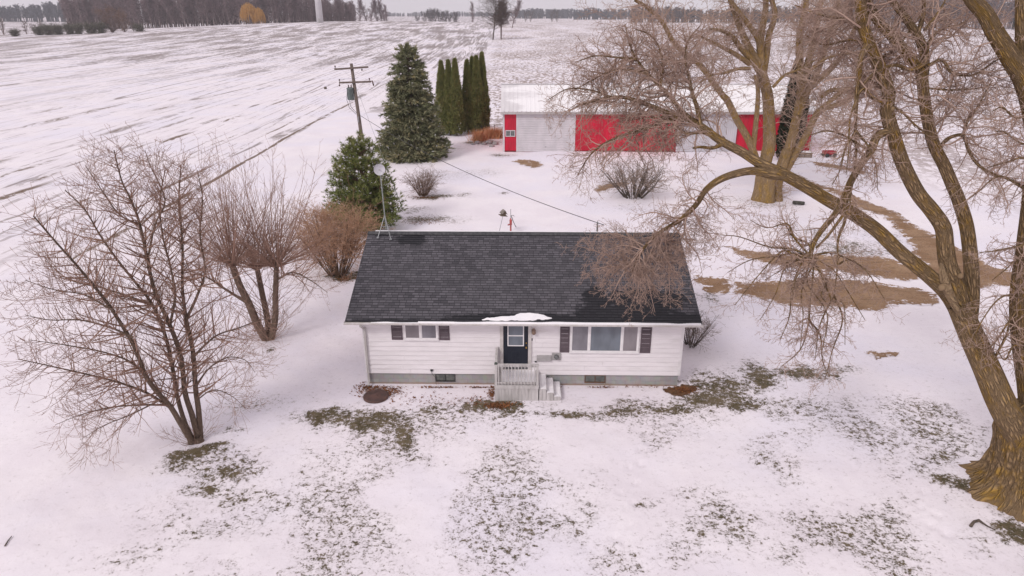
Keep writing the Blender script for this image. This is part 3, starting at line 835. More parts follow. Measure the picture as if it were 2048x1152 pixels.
MB().box(sx0 - .01, sx0 + .10, sy0 - .01, sy0 + .10, RT + .036, RT + .075).lathe([(.045, 0), (.03, .03), (.01, .05)], 8, (sx0 + .045, sy0 + .045, RT + .075)).build('post_cap', mat('post_cap_dark', (.045, .06, .05), (.08, .10, .085), .4, 10), stoop)
rl = MB().box(sx0 + .0, sx1 - .0, sy0 - .005, sy0 + .095, RT, RT + .035).box(sx0 + .09, sx1 - .09, sy0 + .025, sy0 + .065, RT - .085, RT - .005).box(sx0 + .09, sx1 - .09, sy0 + .025, sy0 + .065, sz + .06, sz + .12)
rl.bar((sx0 + .045, sy0 + .10, RT + .01), (sx0 + .045, sy1 - .0, RT + .14), .09, .035); rl.bar((sx0 + .045, sy0 + .10, sz + .09), (sx0 + .045, sy1 - .1, sz + .09), .04, .06)
rl.build('railing', PW, stoop)
nb = 12
for i in range(nb):
    x = sx0 + .15 + (sx1 - sx0 - .3) * i / (nb - 1)
    MB().box(x - .017, x + .017, sy0 - .012, sy0 + .022, sz + .045, RT - .003).build('baluster', PW, stoop)
for i in range(8):
    y = sy0 + .2 + (sy1 - sy0 - .38) * i / 7
    MB().box(sx0 + .066, sx0 + .098, y - .017, y + .017, sz + .05, RT + .02 + .12 * (y - sy0) / 1.25).build('baluster', PW, stoop)
for i in range(3):
    a = sx1 + .025 + i * .285; zt_ = sz - .17 * (i + 1) - .015
    st = MB().box(a, a + .305, sy0 + .06, sy1 - .02, zt_ - .035, zt_).box(a + .006, a + .28, sy0 + .085, sy1 - .03, -.06, zt_ - .037)
    for j in range(2): st.box(a + .006 + j * .14, a + .135 + j * .14, sy0 + .068, sy0 + .084, -.06, zt_ - .037)
    o = st.build('step', PW, stoop)
    MB().box(a + .02, a + .285, sy0 + .075, sy1 - .03, zt_ + .001, zt_ + .022).build('step_snow', SNOW, o, bevel=.008)

# snow left on the lower roof
pts = [(-1.62, .10), (-1.35, .22), (-1.0, .25), (-.75, .32), (-.35, .34), (-.1, .47), (.3, .50), (.62, .44), (.78, .38), (.95, .30), (1.2, .25), (1.0, .17), (.55, .13), (.1, .07), (-.4, .10), (-.9, .07), (-1.3, .09)]
X = np.linspace(-1.8, 1.4, 90); S = np.linspace(0, .62, 26)
XX, SS = np.meshgrid(X, S)
ins = inside(pts, XX + .10 * (fbm(XX * 4, SS * 4, 2) - .5), SS + .10 * (fbm(XX * 5, SS * 5, 7) - .5))
hh = np.where(ins, 1.0, 0)
sm = hh.copy()
for _ in range(3): sm[1:-1, 1:-1] = (sm[1:-1, 1:-1] * 2 + sm[:-2, 1:-1] + sm[2:, 1:-1] + sm[1:-1, :-2] + sm[1:-1, 2:]) / 6
off = -.01 + .042 * sstep(.15, 1, sm) + .012 * fbm(XX * 9, SS * 9, 3)
V = np.stack([XX, EY + SS * CPT - off * SPT, EZ + SS * SPT + off * CPT], -1).reshape(-1, 3)
ii = np.arange(XX.size).reshape(XX.shape); kk = (sm > .12)
kk = kk[:-1, :-1] | kk[1:, 1:]
Q = np.stack([ii[:-1, :-1], ii[:-1, 1:], ii[1:, 1:], ii[1:, :-1]], -1)[kk]
link_mesh('roof_snow', np_mesh('roof_snow', V, Q), SNOW, roof, True)

# ------------------------------------------------------------------ dish on its roof tripod
dish = empty('satellite_dish', (HX, HY, 0), HR, 'round white dish on a tall pole and tripod on the roof ridge', 'dish')
ax, ay, az = -6.02, 4.33, RZ
POLE = mat('pole_steel', (.40, .43, .41), (.30, .33, .31), .5, 9, metallic=.5)
top = Vector((ax, ay, az + .80))
for q in ((ax - .30, ay - .32, az - .10), (ax + .28, ay - .42, az - .13), (ax + .03, ay + .38, az - .12)):
    l = MB().tube([q, top + (Vector(q) - top) * .04], .018, 8); l.box(q[0] - .05, q[0] + .05, q[1] - .06, q[1] + .06, q[2] - .02, q[2] + .012)
    l.build('leg', GALV, dish)
MB().tube([top + Vector((.02, 0, -.62)), top + Vector((.0, 0, 0)), top + Vector((-.06, 0, 2.05))], .026, 10).lathe([(.036, 0), (.036, .05)], 10, top + Vector((0, 0, -.04))).lathe([(.034, 0), (.034, .05)], 10, top + Vector((-.015, 0, .55))).lathe([(.034, 0), (.034, .05)], 10, top + Vector((-.03, 0, 1.1))).build('pole', POLE, dish)
MB().bar(top + Vector((-.15, 0, -.5)), top + Vector((.18, 0, -.5)), .025).build('brace', GALV, dish)
dc = top + Vector((-.06, -.06, 2.02)); fwd = Vector((.12, -.92, .18)).normalized()
prof = [(.235, .07), (.22, .045), (.16, .012), (.08, -.005), (.01, -.012), (.012, -.0), (.08, .008), (.155, .026), (.21, .056), (.232, .085)]
MB().lathe([(.01, -.02), (.09, -.012), (.17, .012), (.225, .045), (.24, .075), (.234, .078), (.215, .055), (.16, .024), (.08, .004), (.008, -.002)], 32, dc, fwd).build('dish', mat('dish_white', (.58, .56, .61), (.50, .485, .53), .35, 4), dish, True)
MB().tube([dc, dc + fwd * .22], .014, 8).lathe([(.02, 0), (.036, .02), (.036, .06), (.02, .075)], 14, dc + fwd * .2, fwd).build('feed_horn', BOXGREY, dish)
MB().bar(dc - fwd * .02, top + Vector((-.058, 0, 2.0)), .05).build('mount', GALV, dish)
# ------------------------------------------------------------------ red barn
BX0, BX1, BY0, BD = -.95, 32.3, 74.1, 12.0
BE, BR = 4.36, 6.42
def metal_ribbed(name, c1, c2, rough=.4):
    return mat(name, c1, c2, rough, 1.2, (1, 1, .5), bump=.08, bscale=20, bdist=.004)
RED = mat('red_metal', (.58, .010, .042), (.46, .012, .036), .42, 1.2, (1, 1, .35), bump=.08, bscale=20, bdist=.004, dirt=(.38, .06, .06), dirt_scale=.35)
BWH = metal_ribbed('white_metal', (.64, .60, .625), (.56, .53, .55))
barn = empty('pole_barn', ((BX0 + BX1) / 2, BY0, 0), 0, 'long red metal pole barn with white doors and snowy ribbed roof', 'barn')
BH = (BX1 - BX0) / 2
def bx(px): return (px - 1024) / FPX * 74.0 - (BX0 + BX1) / 2
def ribbed(x0, x1, z0, z1, y, pitch=.30, rib=.06, out=.03):
    """vertical ribbed cladding facing -y"""
    b_ = MB(); prof = [(x0, y)]; x = x0 + pitch * .5
    while x + rib < x1:
        prof += [(x - .02, y), (x, y - out), (x + rib, y - out), (x + rib + .02, y)]; x += pitch
    prof.append((x1, y))
    n = len(prof); vs = [(a, c_, z0) for a, c_ in prof] + [(a, c_, z1) for a, c_ in prof]
    b_.add(vs, [(i, i + 1, n + i + 1, n + i) for i in range(n - 1)])
    return b_
w = ribbed(-BH, BH, 0.0, BE, 0.0)
w.add([(-BH, 0, -.2), (-BH, BD, -.2), (-BH, BD, BE), (-BH, BD / 2, BR), (-BH, 0, BE)], [(4, 3, 2, 1, 0)])
w.add([(BH, 0, -.2), (BH, BD, -.2), (BH, BD, BE), (BH, BD / 2, BR), (BH, 0, BE)], [(0, 1, 2, 3, 4)])
w.add([(-BH, BD, -.2), (BH, BD, -.2), (BH, BD, BE), (-BH, BD, BE)], [(0, 1, 2, 3)])
w.add([(-BH, .02, -.3), (BH, .02, -.3), (BH, .02, BE), (-BH, .02, BE)], [(0, 1, 2, 3)])
w.build('wall', RED, barn)
for x, xb in ((-BH - .03, -BH - .03), (BH - .15, BH + .001)):
    MB().box(x, x + .18, -.06, -.032, -.05, BE - .02).box(xb, xb + .028, -.0325, .15, -.05, BE - .02).build('corner_trim', BWH, barn)
# roof with standing ribs
m, nt, b = new_mat('barn_roof_metal'); k = N(nt); v = k.obj(); q = k.new('ShaderNodeSeparateXYZ'); k.set(q.inputs[0], v)
n = k.noise(k.scale(v, (.25, .5, 1)), .9, 6, .6)
snowm = k.rng(k.math('ADD', n, k.rng(q.outputs['X'], -BH, -BH + 7, -.10, .30, False)), .38, .56)
c_ = k.mix(k.rng(k.noise(k.scale(v, (3, .3, 1)), 1, 4), .35, .65), (.68, .645, .66), (.75, .715, .73))
k.set(b.inputs['Base Color'], k.mix(snowm, c_, (.90, .87, .885))); k.set(b.inputs['Roughness'], k.rng(snowm, 0, 1, .4, .8, False)); b.inputs['Specular IOR Level'].default_value = .4
k.set(b.inputs['Normal'], k.bump(k.math('MULTIPLY', snowm, k.noise(v, 2.5, 4)), .4, .05))
rf = MB(); OV = .45; yk = BD / 2
pa = math.atan2(BR - BE, yk); e0 = BE - OV * math.tan(pa)
prof = []
x = -BH - .25; xs_ = [x]
def roofrow(y, z):
    row = []; x = -BH - .25
    row.append((x, y, z))
    while x < BH + .2:
        for dx, dz in ((.34, 0), (.36, .035), (.42, .035), (.44, 0)):
            row.append((x + dx, y, z + dz))
        x += .46
    return row
for y0_, z0_, y1_, z1_ in ((-OV, e0, yk / 2, (BE + BR) / 2), (yk / 2 - .1, (BE + BR) / 2 - .1 * math.tan(pa) + .012, yk, BR), (yk, BR, BD + OV, e0)):
    a = roofrow(y0_, z0_ + .06); c2 = roofrow(y1_, z1_ + .06); n_ = len(a)
    if y1_ > BD: a, c2 = a, c2
    rf.add(a + c2, [(i, i + 1, n_ + i + 1, n_ + i) for i in range(n_ - 1)])
rf.build('roof', m, barn)
MB().prism([(yk - .22, BR + .04), (yk, BR + .125), (yk + .22, BR + .04), (yk, BR + .10)], -BH - .27, BH + .27, 'x').build('ridge_cap', BWH, barn)
MB().box(-BH - .26, BH + .26, -OV - .02, -OV + .01, e0 - .2, e0 + .055).box(-BH - .26, BH + .26, -OV + .012, -.04, e0 - .19, e0 - .17).build('fascia', mat('barn_fascia', (.50, .465, .465), (.42, .39, .385), .5, 2), barn)
# roll-up door
gx0, gx1 = bx(1035), bx(1146.5); gt = 3.92
rd = MB()
nsec = 16
for i in range(nsec):
    za = gt * i / nsec; zb_ = gt * (i + 1) / nsec
    rd.prism([(-.04, za), (-.07, za + .02), (-.07, zb_ - .035), (-.045, zb_ - .012), (-.04, zb_)], gx0, gx1, 'x')
gd = rd.build('garage_door', BWH, barn)
MB().box((gx0 + gx1) / 2 - .08, (gx0 + gx1) / 2 + .08, -.10, -.071, .5, .54).build('handle', DARKMETAL, gd)
MB().box(gx0 - .14, gx0, -.08, -.033, 0, gt + .1).box(gx1, gx1 + .14, -.08, -.033, 0, gt + .1).box(gx0, gx1, -.08, -.033, gt + .001, gt + .1).build('door_frame', BWH, barn)
# sliding door
sx0_, sx1_ = bx(1350), bx(1468)
sdm = ribbed(sx0_, sx1_, .02, 4.15, -.10, .23, .05, .025).box(sx0_, sx1_, -.098, -.04, .02, 4.15)
sld = sdm.build('sliding_door', metal_ribbed('door_white', (.58, .555, .59), (.50, .48, .51)), barn)
ETM = mat('dark_red_trim', (.30, .01, .03), (.22, .01, .025), .5, 3)
MB().box(sx0_ - .06, sx0_, -.12, -.04, .02, 4.15).build('edge_trim', ETM, sld)
MB().box(sx1_, sx1_ + .06, -.12, -.04, .02, 4.15).build('edge_trim', ETM, sld)
MB().box(sx0_ - 1.0, sx1_ + .8, -.14, -.06, 4.16, 4.27).build('door_rail', BWH, barn)
# small window
wx0, wx1 = bx(1011), bx(1030.5)
wn_ = MB().box(wx0, wx1, -.09, -.032, 1.62, 1.70).box(wx0, wx1, -.09, -.032, 2.22, 2.30).box(wx0, wx0 + .08, -.09, -.032, 1.70, 2.22).box(wx1 - .08, wx1, -.09, -.032, 1.70, 2.22).box((wx0 + wx1) / 2 - .035, (wx0 + wx1) / 2 + .035, -.093, -.032, 1.70, 2.22).build('window', BWH, barn)
BGL = mat('barn_glass', (.10, .11, .11), (.16, .17, .165), .1, 4)
MB().box(wx0 + .08, (wx0 + wx1) / 2 - .035, -.06, -.034, 1.70, 2.22).build('pane', BGL, wn_)
MB().box((wx0 + wx1) / 2 + .035, wx1 - .08, -.06, -.034, 1.70, 2.22).build('pane', BGL, wn_)
SKM = mat('skirt_dark', (.20, .02, .03), (.13, .03, .03), .7, 3)
for a_, b__ in ((-BH + .16, gx0 - .15), (gx1 + .15, sx0_ - .1), (sx1_ + .1, BH - .16)): MB().box(a_, b__, -.045, -.034, -.05, .12).build('skirt_board', SKM, barn)

# ------------------------------------------------------------------ utility pole
WOOD = mat('pole_wood', (.20, .155, .135), (.135, .105, .09), .9, 4, (6, 6, .5), bump=.6, bscale=20, bdist=.02)
pb = at(741, 398, 53.5); pb.z = 0
pt = at(702.5, 127, 53.5)
pole = empty('utility_pole', tuple(pb), 0, 'leaning brown wooden utility pole with two crossarms and grey transformer', 'pole')
def PL(v): return Vector(v) - pb
ptop = PL(pt); pdir = ptop.normalized(); plen = ptop.length
MB().tube([(0, 0, -.3), tuple(ptop * .5), tuple(ptop)], [.17, .145, .115], 12).build('post', WOOD, pole, True)
def pl(sd): return ptop - pdir * sd
side = Vector((1, .25, 0)).normalized()
def crossarm(sd, length, off, tilt):
    c = pl(sd) + Vector((0, -.17, 0)); dv = (side + Vector((0, 0, tilt))).normalized()
    a = c - dv * length / 2 + side * off; b_ = c + dv * length / 2 + side * off
    ca = MB().bar(a, b_, .10, .13).build('crossarm', WOOD, pole, bevel=.01)
    br_ = MB()
    for f in (-.28, .28):
        e = c + dv * length * f + side * off
        br_.bar(e + Vector((0, -.05, -.05)), pl(sd + .75) + Vector((0, -.15, 0)), .035, .01)
    br_.build('brace', GALV, ca)
    return a, b_, ca
a1, b1, ca1 = crossarm(.32, 2.5, 0, .05); a2, b2, ca2 = crossarm(1.33, 2.35, .12, .01)
POR = mat('insulator_brown', (.09, .05, .045), (.13, .08, .07), .25, 6)
def insul(p, par, up=1, s=1.0):
    MB().lathe([(.02, 0), (.02, .08), (.06, .10), (.045, .13), (.065, .15), (.05, .18), (.03, .21), (.01, .22)], 12, p, (0, 0, up)).build('insulator', POR, par, True)
insul(a1 + Vector((.08, 0, .06)), ca1); insul(b1 + Vector((-.5, 0, -.06)), ca1, -1); insul(a2 + Vector((.05, 0, .05)), ca2); insul(a2 + Vector((.02, 0, -.05)), ca2, -1); insul(b2 + Vector((-.1, 0, .05)), ca2)
MB().tube([b2 + Vector((-.1, -.02, .02)), b2 + Vector((.12, -.05, .05)), b2 + Vector((.2, -.05, -.3))], [.05, .06, .05], 10).build('cutout_fuse', POR, ca2, True)
tp = pl(2.2) + Vector((-.36, -.12, 0))
tr = MB().lathe([(.0, -.42), (.24, -.42), (.25, -.38), (.25, .38), (.27, .40), (.27, .44), (.2, .48), (.0, .5)], 18, tp)
tr = tr.build('transformer', mat('transformer_grey', (.10, .125, .125), (.14, .165, .16), .5, 4), pole, True)
for dx in (.1, -.1): MB().lathe([(.05, 0), (.06, .05), (.035, .1), (.05, .14), (.02, .22)], 10, tp + Vector((dx, 0, .47))).build('bushing', POR, tr, True)
WIRE = mat('black_cable', (.03, .028, .03), (.05, .045, .045), .6, 5)
MB().tube([tp + Vector((-.2, -.1, .3)), tp + Vector((-.28, -.15, -.4)), tp + Vector((-.15, -.1, -1.0)), pl(3.7) + Vector((-.15, -.1, 0))], .016, 6).tube([tp + Vector((-.1, -.12, -.35)), tp + Vector((-.02, -.15, -.9)), pl(3.6) + Vector((-.1, -.15, 0))], .016, 6).tube([tp + Vector((.1, 0, .6)), a2 + Vector((1.2, 0, .3)), a2 + Vector((.1, 0, .25))], .01, 6).build('lead_wire', WIRE, pole)
MB().bar(pl(4.0) + Vector((.0, -.2, -.3)), pl(4.0) + Vector((.0, -.2, .15)), .05, .12).build('clamp', GALV, pole)
# service drop to the house, guy wire
pw0 = pb + pl(3.75) + Vector((.1, -.12, 0)); pw1 = Vector((HX + 3.75, HY + 5.6, 5.05))
cab = []
for i in range(41):
    t_ = i / 40; p_ = pw0.lerp(pw1, t_); p_.z -= 1.25 * 4 * t_ * (1 - t_) * .45; cab.append(p_)
o = MB().tube(cab, .016, 6).build('service_cable', WIRE); tag(o, 'black overhead cable sagging from the utility pole to the house', 'cable')
g0 = pb + pl(1.6) + Vector((.1, 0, 0)); g1 = gnd(805, 415)
g1.z = gz(g1.x, g1.y) - .05
o = MB().tube([g0, g0.lerp(g1, .62)], .012, 5).tube([g0.lerp(g1, .62), g1], .028, 6).build('guy_wire', GALV); tag(o, 'thin steel guy wire running down from the utility pole behind the pine', 'wire')
# mast on the house where the cable lands
MB().tube([(3.35, 5.6, 4.2), (3.35, 5.6, 5.2), (3.35, 5.5, 5.28), (3.35, 5.4, 5.2)], .035, 8).build('service_mast', GALV, house)

# ------------------------------------------------------------------ birdhouse and hand pump behind the house
bp = at(997, 470, 44.3); bt = at(1006, 431, 44.3); bp.z = gz(bp.x, bp.y) - .05
bh = empty('birdhouse', tuple(bp), 0, 'small wooden birdhouse on a thin leaning pole beside the red pump', 'birdhouse')
T = bt - bp
BWD = mat('birdhouse_wood', (.20, .155, .11), (.13, .10, .075), .85, 9, (4, 4, 1), bump=.4)
MB().tube([(0, 0, 0), tuple(T)], .018, 8).build('post', GALV, bh)
q_ = Matrix.Translation(T) @ Matrix.Rotation(R(12), 4, 'Y') @ Matrix.Rotation(R(28), 4, 'Z')
def tf(mb, M_): mb.v = [tuple(M_ @ Vector(p)) for p in mb.v]; return mb
tf(MB().box(-.26, .26, -.2, .2, 0, .025).prism([(-.13, .025), (.13, .025), (.13, .21), (0, .36), (-.13, .21)], -.13, .13, 'y'), q_).build('box', BWD, bh)
tf(MB().prism([(-.22, .15), (-.20, .135), (0, .375), (0, .405)], -.19, .19, 'y').prism([(.20, .135), (.22, .15), (.001, .407), (.001, .376)], -.19, .19, 'y'), q_).build('roof', mat('birdhouse_roof', (.13, .105, .08), (.28, .25, .23), .9, 9), bh)
tf(MB().lathe([(.03, 0), (.03, .004)], 14, (0, -.131, .17), (0, -1, 0)), q_).build('entrance_hole', mat('hole_dark', (.01, .01, .01), (.015, .013, .012), .9), bh)
pp = at(1021.5, 470, 44.3); pp.z = gz(pp.x, pp.y)
pump = empty('hand_pump', tuple(pp), 0, 'faded red iron hand pump standing in the snow behind the house', 'pump')
PRED = mat('pump_red', (.50, .085, .075), (.36, .10, .09), .6, 9)
MB().lathe([(.14, 0), (.14, .03), (.07, .05), (.055, .1), (.055, .62), (.085, .66), (.085, .95), (.095, .97), (.095, 1.0), (.05, 1.03), (.04, 1.12)], 16).build('body', PRED, pump, True)
MB().tube([(-.06, 0, .66), (-.15, 0, .68), (-.19, 0, .62)], [.045, .045, .04], 10).build('spout', PRED, pump, True)
MB().tube([(0, 0, 1.05), (0, 0, 1.75)], .014, 8).tube([(0, 0, 1.3), (.16, -.02, 1.33), (.24, -.02, 1.26)], .016, 8).build('pump_rod', DARKMETAL, pump)
MB().tube([(-.0, 0, 1.3), (.08, -.02, 1.18), (.16, -.03, .92), (.3, -.04, .62), (.37, -.04, .5)], [.02, .024, .022, .02, .024], 8).build('handle', DARKMETAL, pump, True)

# ------------------------------------------------------------------ small things on the ground
c0 = gnd(752, 794); z_ = gz(c0.x, c0.y)
o = MB().lathe([(.47, 0), (.49, .02), (.49, .09), (.46, .105), (.43, .09), (.2, .095), (.05, .11), (.03, .12)], 40, (c0.x, c0.y, z_)).build('well_cover', mat('rust_brown', (.12, .065, .055), (.075, .045, .04), .8, 4, bump=.5, bscale=14, bdist=.02, dirt=(.20, .10, .05)), None, True)
tag(o, 'round rusty brown lid on the ground by the downspout, ringed with leaves', 'lid')
c0 = gnd(1597, 407); z_ = gz(c0.x, c0.y)
tyre = MB(); prof = []
for i in range(24):
    a = 2 * math.pi * i / 24
    ca_, sa_ = math.cos(a), math.sin(a)
    prof.append((.33 + .13 * math.copysign(abs(ca_) ** .6, ca_), .135 + .135 * math.copysign(abs(sa_) ** .5, sa_)))
n_ = 40
for r_, zz in prof:
    for j in range(n_):
        a = 2 * math.pi * j / n_; tyre.v.append((r_ * math.cos(a), r_ * math.sin(a), zz))
for i in range(24):
    for j in range(n_):
        i2 = (i + 1) % 24; j2 = (j + 1) % n_
        tyre.f.append((i * n_ + j, i * n_ + j2, i2 * n_ + j2, i2 * n_ + j))
o = tyre.build('worn_tyre_ring', mat('tyre_rubber', (.045, .042, .035), (.075, .07, .06), .85, 5, bump=.6, bscale=25, bdist=.02), None, True)
o.location = (c0.x, c0.y, z_ - .02); o.rotation_euler = (R(-14), R(6), 0)
tag(o, 'old dark tyre in the snow beside the many-stemmed tree trunk', 'tyre')
# red cart
c0 = gnd(1657, 313); z_ = gz(c0.x, c0.y)
cart = empty('farm_cart', (c0.x, c0.y, z_), R(4), 'small red wooden cart parked in snow right of the red barn', 'cart')
CR = mat('cart_red', (.42, .03, .05), (.30, .035, .045), .6, 5)
cb = MB().box(-.55, .6, -.35, .35, .30, .34)
for y in (-.37, .35): cb.box(-.55, .6, y, y + .025, .30, .62)
for x in (-.575, .6): cb.box(x, x + .025, -.37, .375, .30, .62)
cb.build('body', CR, cart)
for x in (-.38, .42):
    for y in (-.43, .43): MB().lathe([(.05, -.04), (.2, -.04), (.22, -.02), (.22, .02), (.2, .04), (.05, .04)], 18, (x, y, .22), (0, 1, 0)).build('wheel', mat('cart_tyre', (.03, .03, .03), (.05, .05, .05), .8), cart)
MB().tube([(-.56, 0, .28), (-1.0, 0, .22), (-1.25, 0, .2)], .025, 8).build('drawbar', DARKMETAL, cart)
MB().box(-.5, .56, -.33, .33, .36, .40).build('load', mat('cart_inside', (.30, .06, .06), (.5, .4, .4), .8, 5), cart)
c0 = gnd(1606, 314); z_ = gz(c0.x, c0.y)
crate = empty('wooden_crate', (c0.x, c0.y, z_), R(-6), 'weathered wooden crate with a snow lid at the right corner of the red barn', 'crate')
cw = MB()
for z in (.02, .2, .38):
    cw.box(-.75, .75, -.40, -.37, z, z + .14).box(-.75, .75, .37, .40, z, z + .14).box(-.78, -.751, -.40, .40, z, z + .14).box(.751, .78, -.40, .40, z, z + .14)
for x in (-.7, 0, .66): cw.box(x, x + .06, -.37, -.33, 0, .53).box(x, x + .06, .33, .37, 0, .53)
cw.box(-.74, .74, -.36, .36, .02, .06)
cw.build('slats', mat('crate_wood', (.24, .175, .13), (.16, .12, .09), .9, 4, (1, 4, 4), bump=.5), crate)
MB().box(-.72, .72, -.365, .365, .061, .60).build('snow_lid', SNOW, crate, bevel=.06)
# fallen branch and twig beside the great trunk
STK = mat('stick_bark', (.09, .07, .055), (.13, .10, .08), .9, 9)
def stick(pts, rads, label, nm='fallen_branch'):
    P_ = [gnd(*q) for q in pts]
    for p_ in P_: p_.z = gz(p_.x, p_.y) + rads[0] + .01
    if len(P_) > 3: P_[1].z += .06
    return tag(MB().tube(P_, rads, 8).build(nm, STK, None, True), label, 'branch')
stick([(1940, 1056), (1946, 1050), (1957, 1044), (1964, 1049), (1975, 1056), (1990, 1063)], [.05, .04, .045, .03, .022, .012], 'crooked dark fallen branch on the snow below the great trunk')
stick([(1838, 917), (1848, 921), (1866, 928)], [.015, .013, .008], 'short straight twig on snow left of the great trunk')
stick([(10, 1093), (16, 1084), (24, 1074)], [.02, .016, .01], 'short dark stick on the snow at the lower left edge')
# ornamental grass beside the barn, rocks, wire fence
OG = tint_mat('dry_orange_grass', [(.46, .19, .085), (.62, .28, .13), (.72, .42, .24), (.52, .26, .14)])
for i, (px, py, rad, hh_, lab) in enumerate(((958, 281, 1.1, 1.25, 'dry orange ornamental grass clump nearest the tall cedars'), (980, 276, .9, 1.15, 'dry orange ornamental grass clump in the middle beside the barn corner'), (994, 276, .8, 1.2, 'dry tawny grass clump against the white barn corner'))):
    c0 = gnd(px, py); rg2 = np.random.default_rng(40 + i); n_ = 900
    a = rg2.uniform(0, 6.283, n_); rr_ = np.abs(rg2.normal(0, .45, n_)) * rad
    o = blades('ornamental_grass', np.stack([rr_ * np.cos(a), rr_ * np.sin(a), rr_ * 0 - .02], -1), hh_, .05, rg2, OG)
    o.location = (c0.x, c0.y, gz(c0.x, c0.y)); tag(o, lab, 'ornamental grass', 'dry orange grass clumps by the barn')
STONE = mat('field_stone', (.30, .28, .275), (.42, .40, .40), .9, 5, bump=.6, bscale=12, bdist=.05)
for i, (px, py, s_) in enumerate(((955, 287, .34), (968, 290, .3), (978, 288, .42), (990, 290, .36), (947, 290, .26), (984, 294, .3))):
    c0 = gnd(px, py); rs_ = random.Random(i)
    import bmesh
    bm = bmesh.new(); bmesh.ops.create_icosphere(bm, subdivisions=3, radius=s_)
    for v_ in bm.verts:
        f_ = .8 + .45 * float(fbm(np.array(v_.co.x * 3 / s_ * .35 + i * 7), np.array(v_.co.y * 3 / s_ * .35 + v_.co.z * 2), i)); v_.co *= f_; v_.co.z *= .65
    me_ = bpy.data.meshes.new('field_stone'); bm.to_mesh(me_); bm.free()
    o = link_mesh('field_stone', me_, STONE, None, True); o.location = (c0.x, c0.y, gz(c0.x, c0.y) + s_ * .2)
    tag(o, 'grey snow-dusted stone in front of the dry orange grass clumps', 'stone', 'stones edging the grass bed')
fa, fb = gnd(951, 271), gnd(989, 270)
fn = empty('wire_fence', tuple(fa), 0, 'low dark wire fence behind the dry orange grass by the barn', 'fence')
pn = MB()
for i in range(12):
    p_ = (fb - fa) * i / 11; pn.tube([p_ + Vector((0, 0, .0)), p_ + Vector((0, 0, 1.05))], .012, 5)
for z in (.15, .6, 1.02): pn.tube([Vector((0, 0, z)), (fb - fa) + Vector((0, 0, z))], .012, 5)
pn.build('wire_panel', DARKMETAL, fn)
for i in range(4):
    p_ = (fb - fa) * i / 3 + Vector((0, .04, 0)); MB().tube([p_, p_ + Vector((0, 0, 1.25))], .035, 8).build('post', DARKMETAL, fn)
# bird in the air at the far right
bd = at(2009, 31, 60)
o = MB().tube([(-.16, 0, .0), (-.05, 0, .01), (.1, 0, .0), (.2, 0, -.01)], [.01, .045, .04, .008], 8).add([(-.04, 0, .02), (.08, 0, .02), (.02, .42, .10), (-.02, .42, .09), (-.04, -.0, .03), (.08, -.0, .03), (.02, -.42, .02), (-.02, -.42, .01)], [(0, 1, 2, 3), (4, 7, 6, 5)]).build('bird', mat('bird_dark', (.03, .03, .035), (.05, .05, .05), .7), None)
o.location = tuple(bd); o.rotation_euler = (0, R(-8), R(20)); tag(o, 'dark bird flying between the trunks before the far wood', 'bird')
# dark ball in the field
c0 = gnd(651, 179); o = MB().lathe([(.0, -.3), (.2, -.24), (.32, 0), (.22, .2), (.0, .3)], 14).build('dark_clod', STK, None, True); o.location = (c0.x, c0.y, gz(c0.x, c0.y) + .2); tag(o, 'lone dark clod on the snowy field left of the utility pole', 'clod')

# wind turbine tower on the swell
tx, ty = at(640.5, 48, 470).x, 470.0; tz = hz(tx, ty) - .5
tw = empty('wind_turbine_tower', (tx, ty, tz), 0, 'tall white tapering wind turbine tower rising before the grey wood', 'tower')
TWH = mat('tower_white', (.74, .73, .75), (.68, .67, .70), .45, .2)
MB().tube([(0, 0, 0), (0, 0, 38), (0, 0, 74)], [2.15, 1.75, 1.35], 28).build('shaft', TWH, tw, True)
MB().lathe([(2.5, 0), (2.5, .6), (2.2, .65)], 28).box(-.5, .5, -2.3, -2.0, .7, 2.9).build('base', mat('tower_base', (.45, .44, .44), (.36, .35, .35), .8, 1), tw)
for z in (25, 50): MB().lathe([(2.0 - z * .0115, 0), (2.02 - z * .0115, .1), (2.0 - z * .0115, .2)], 28, (0, 0, z)).build('flange', TWH, tw, True)
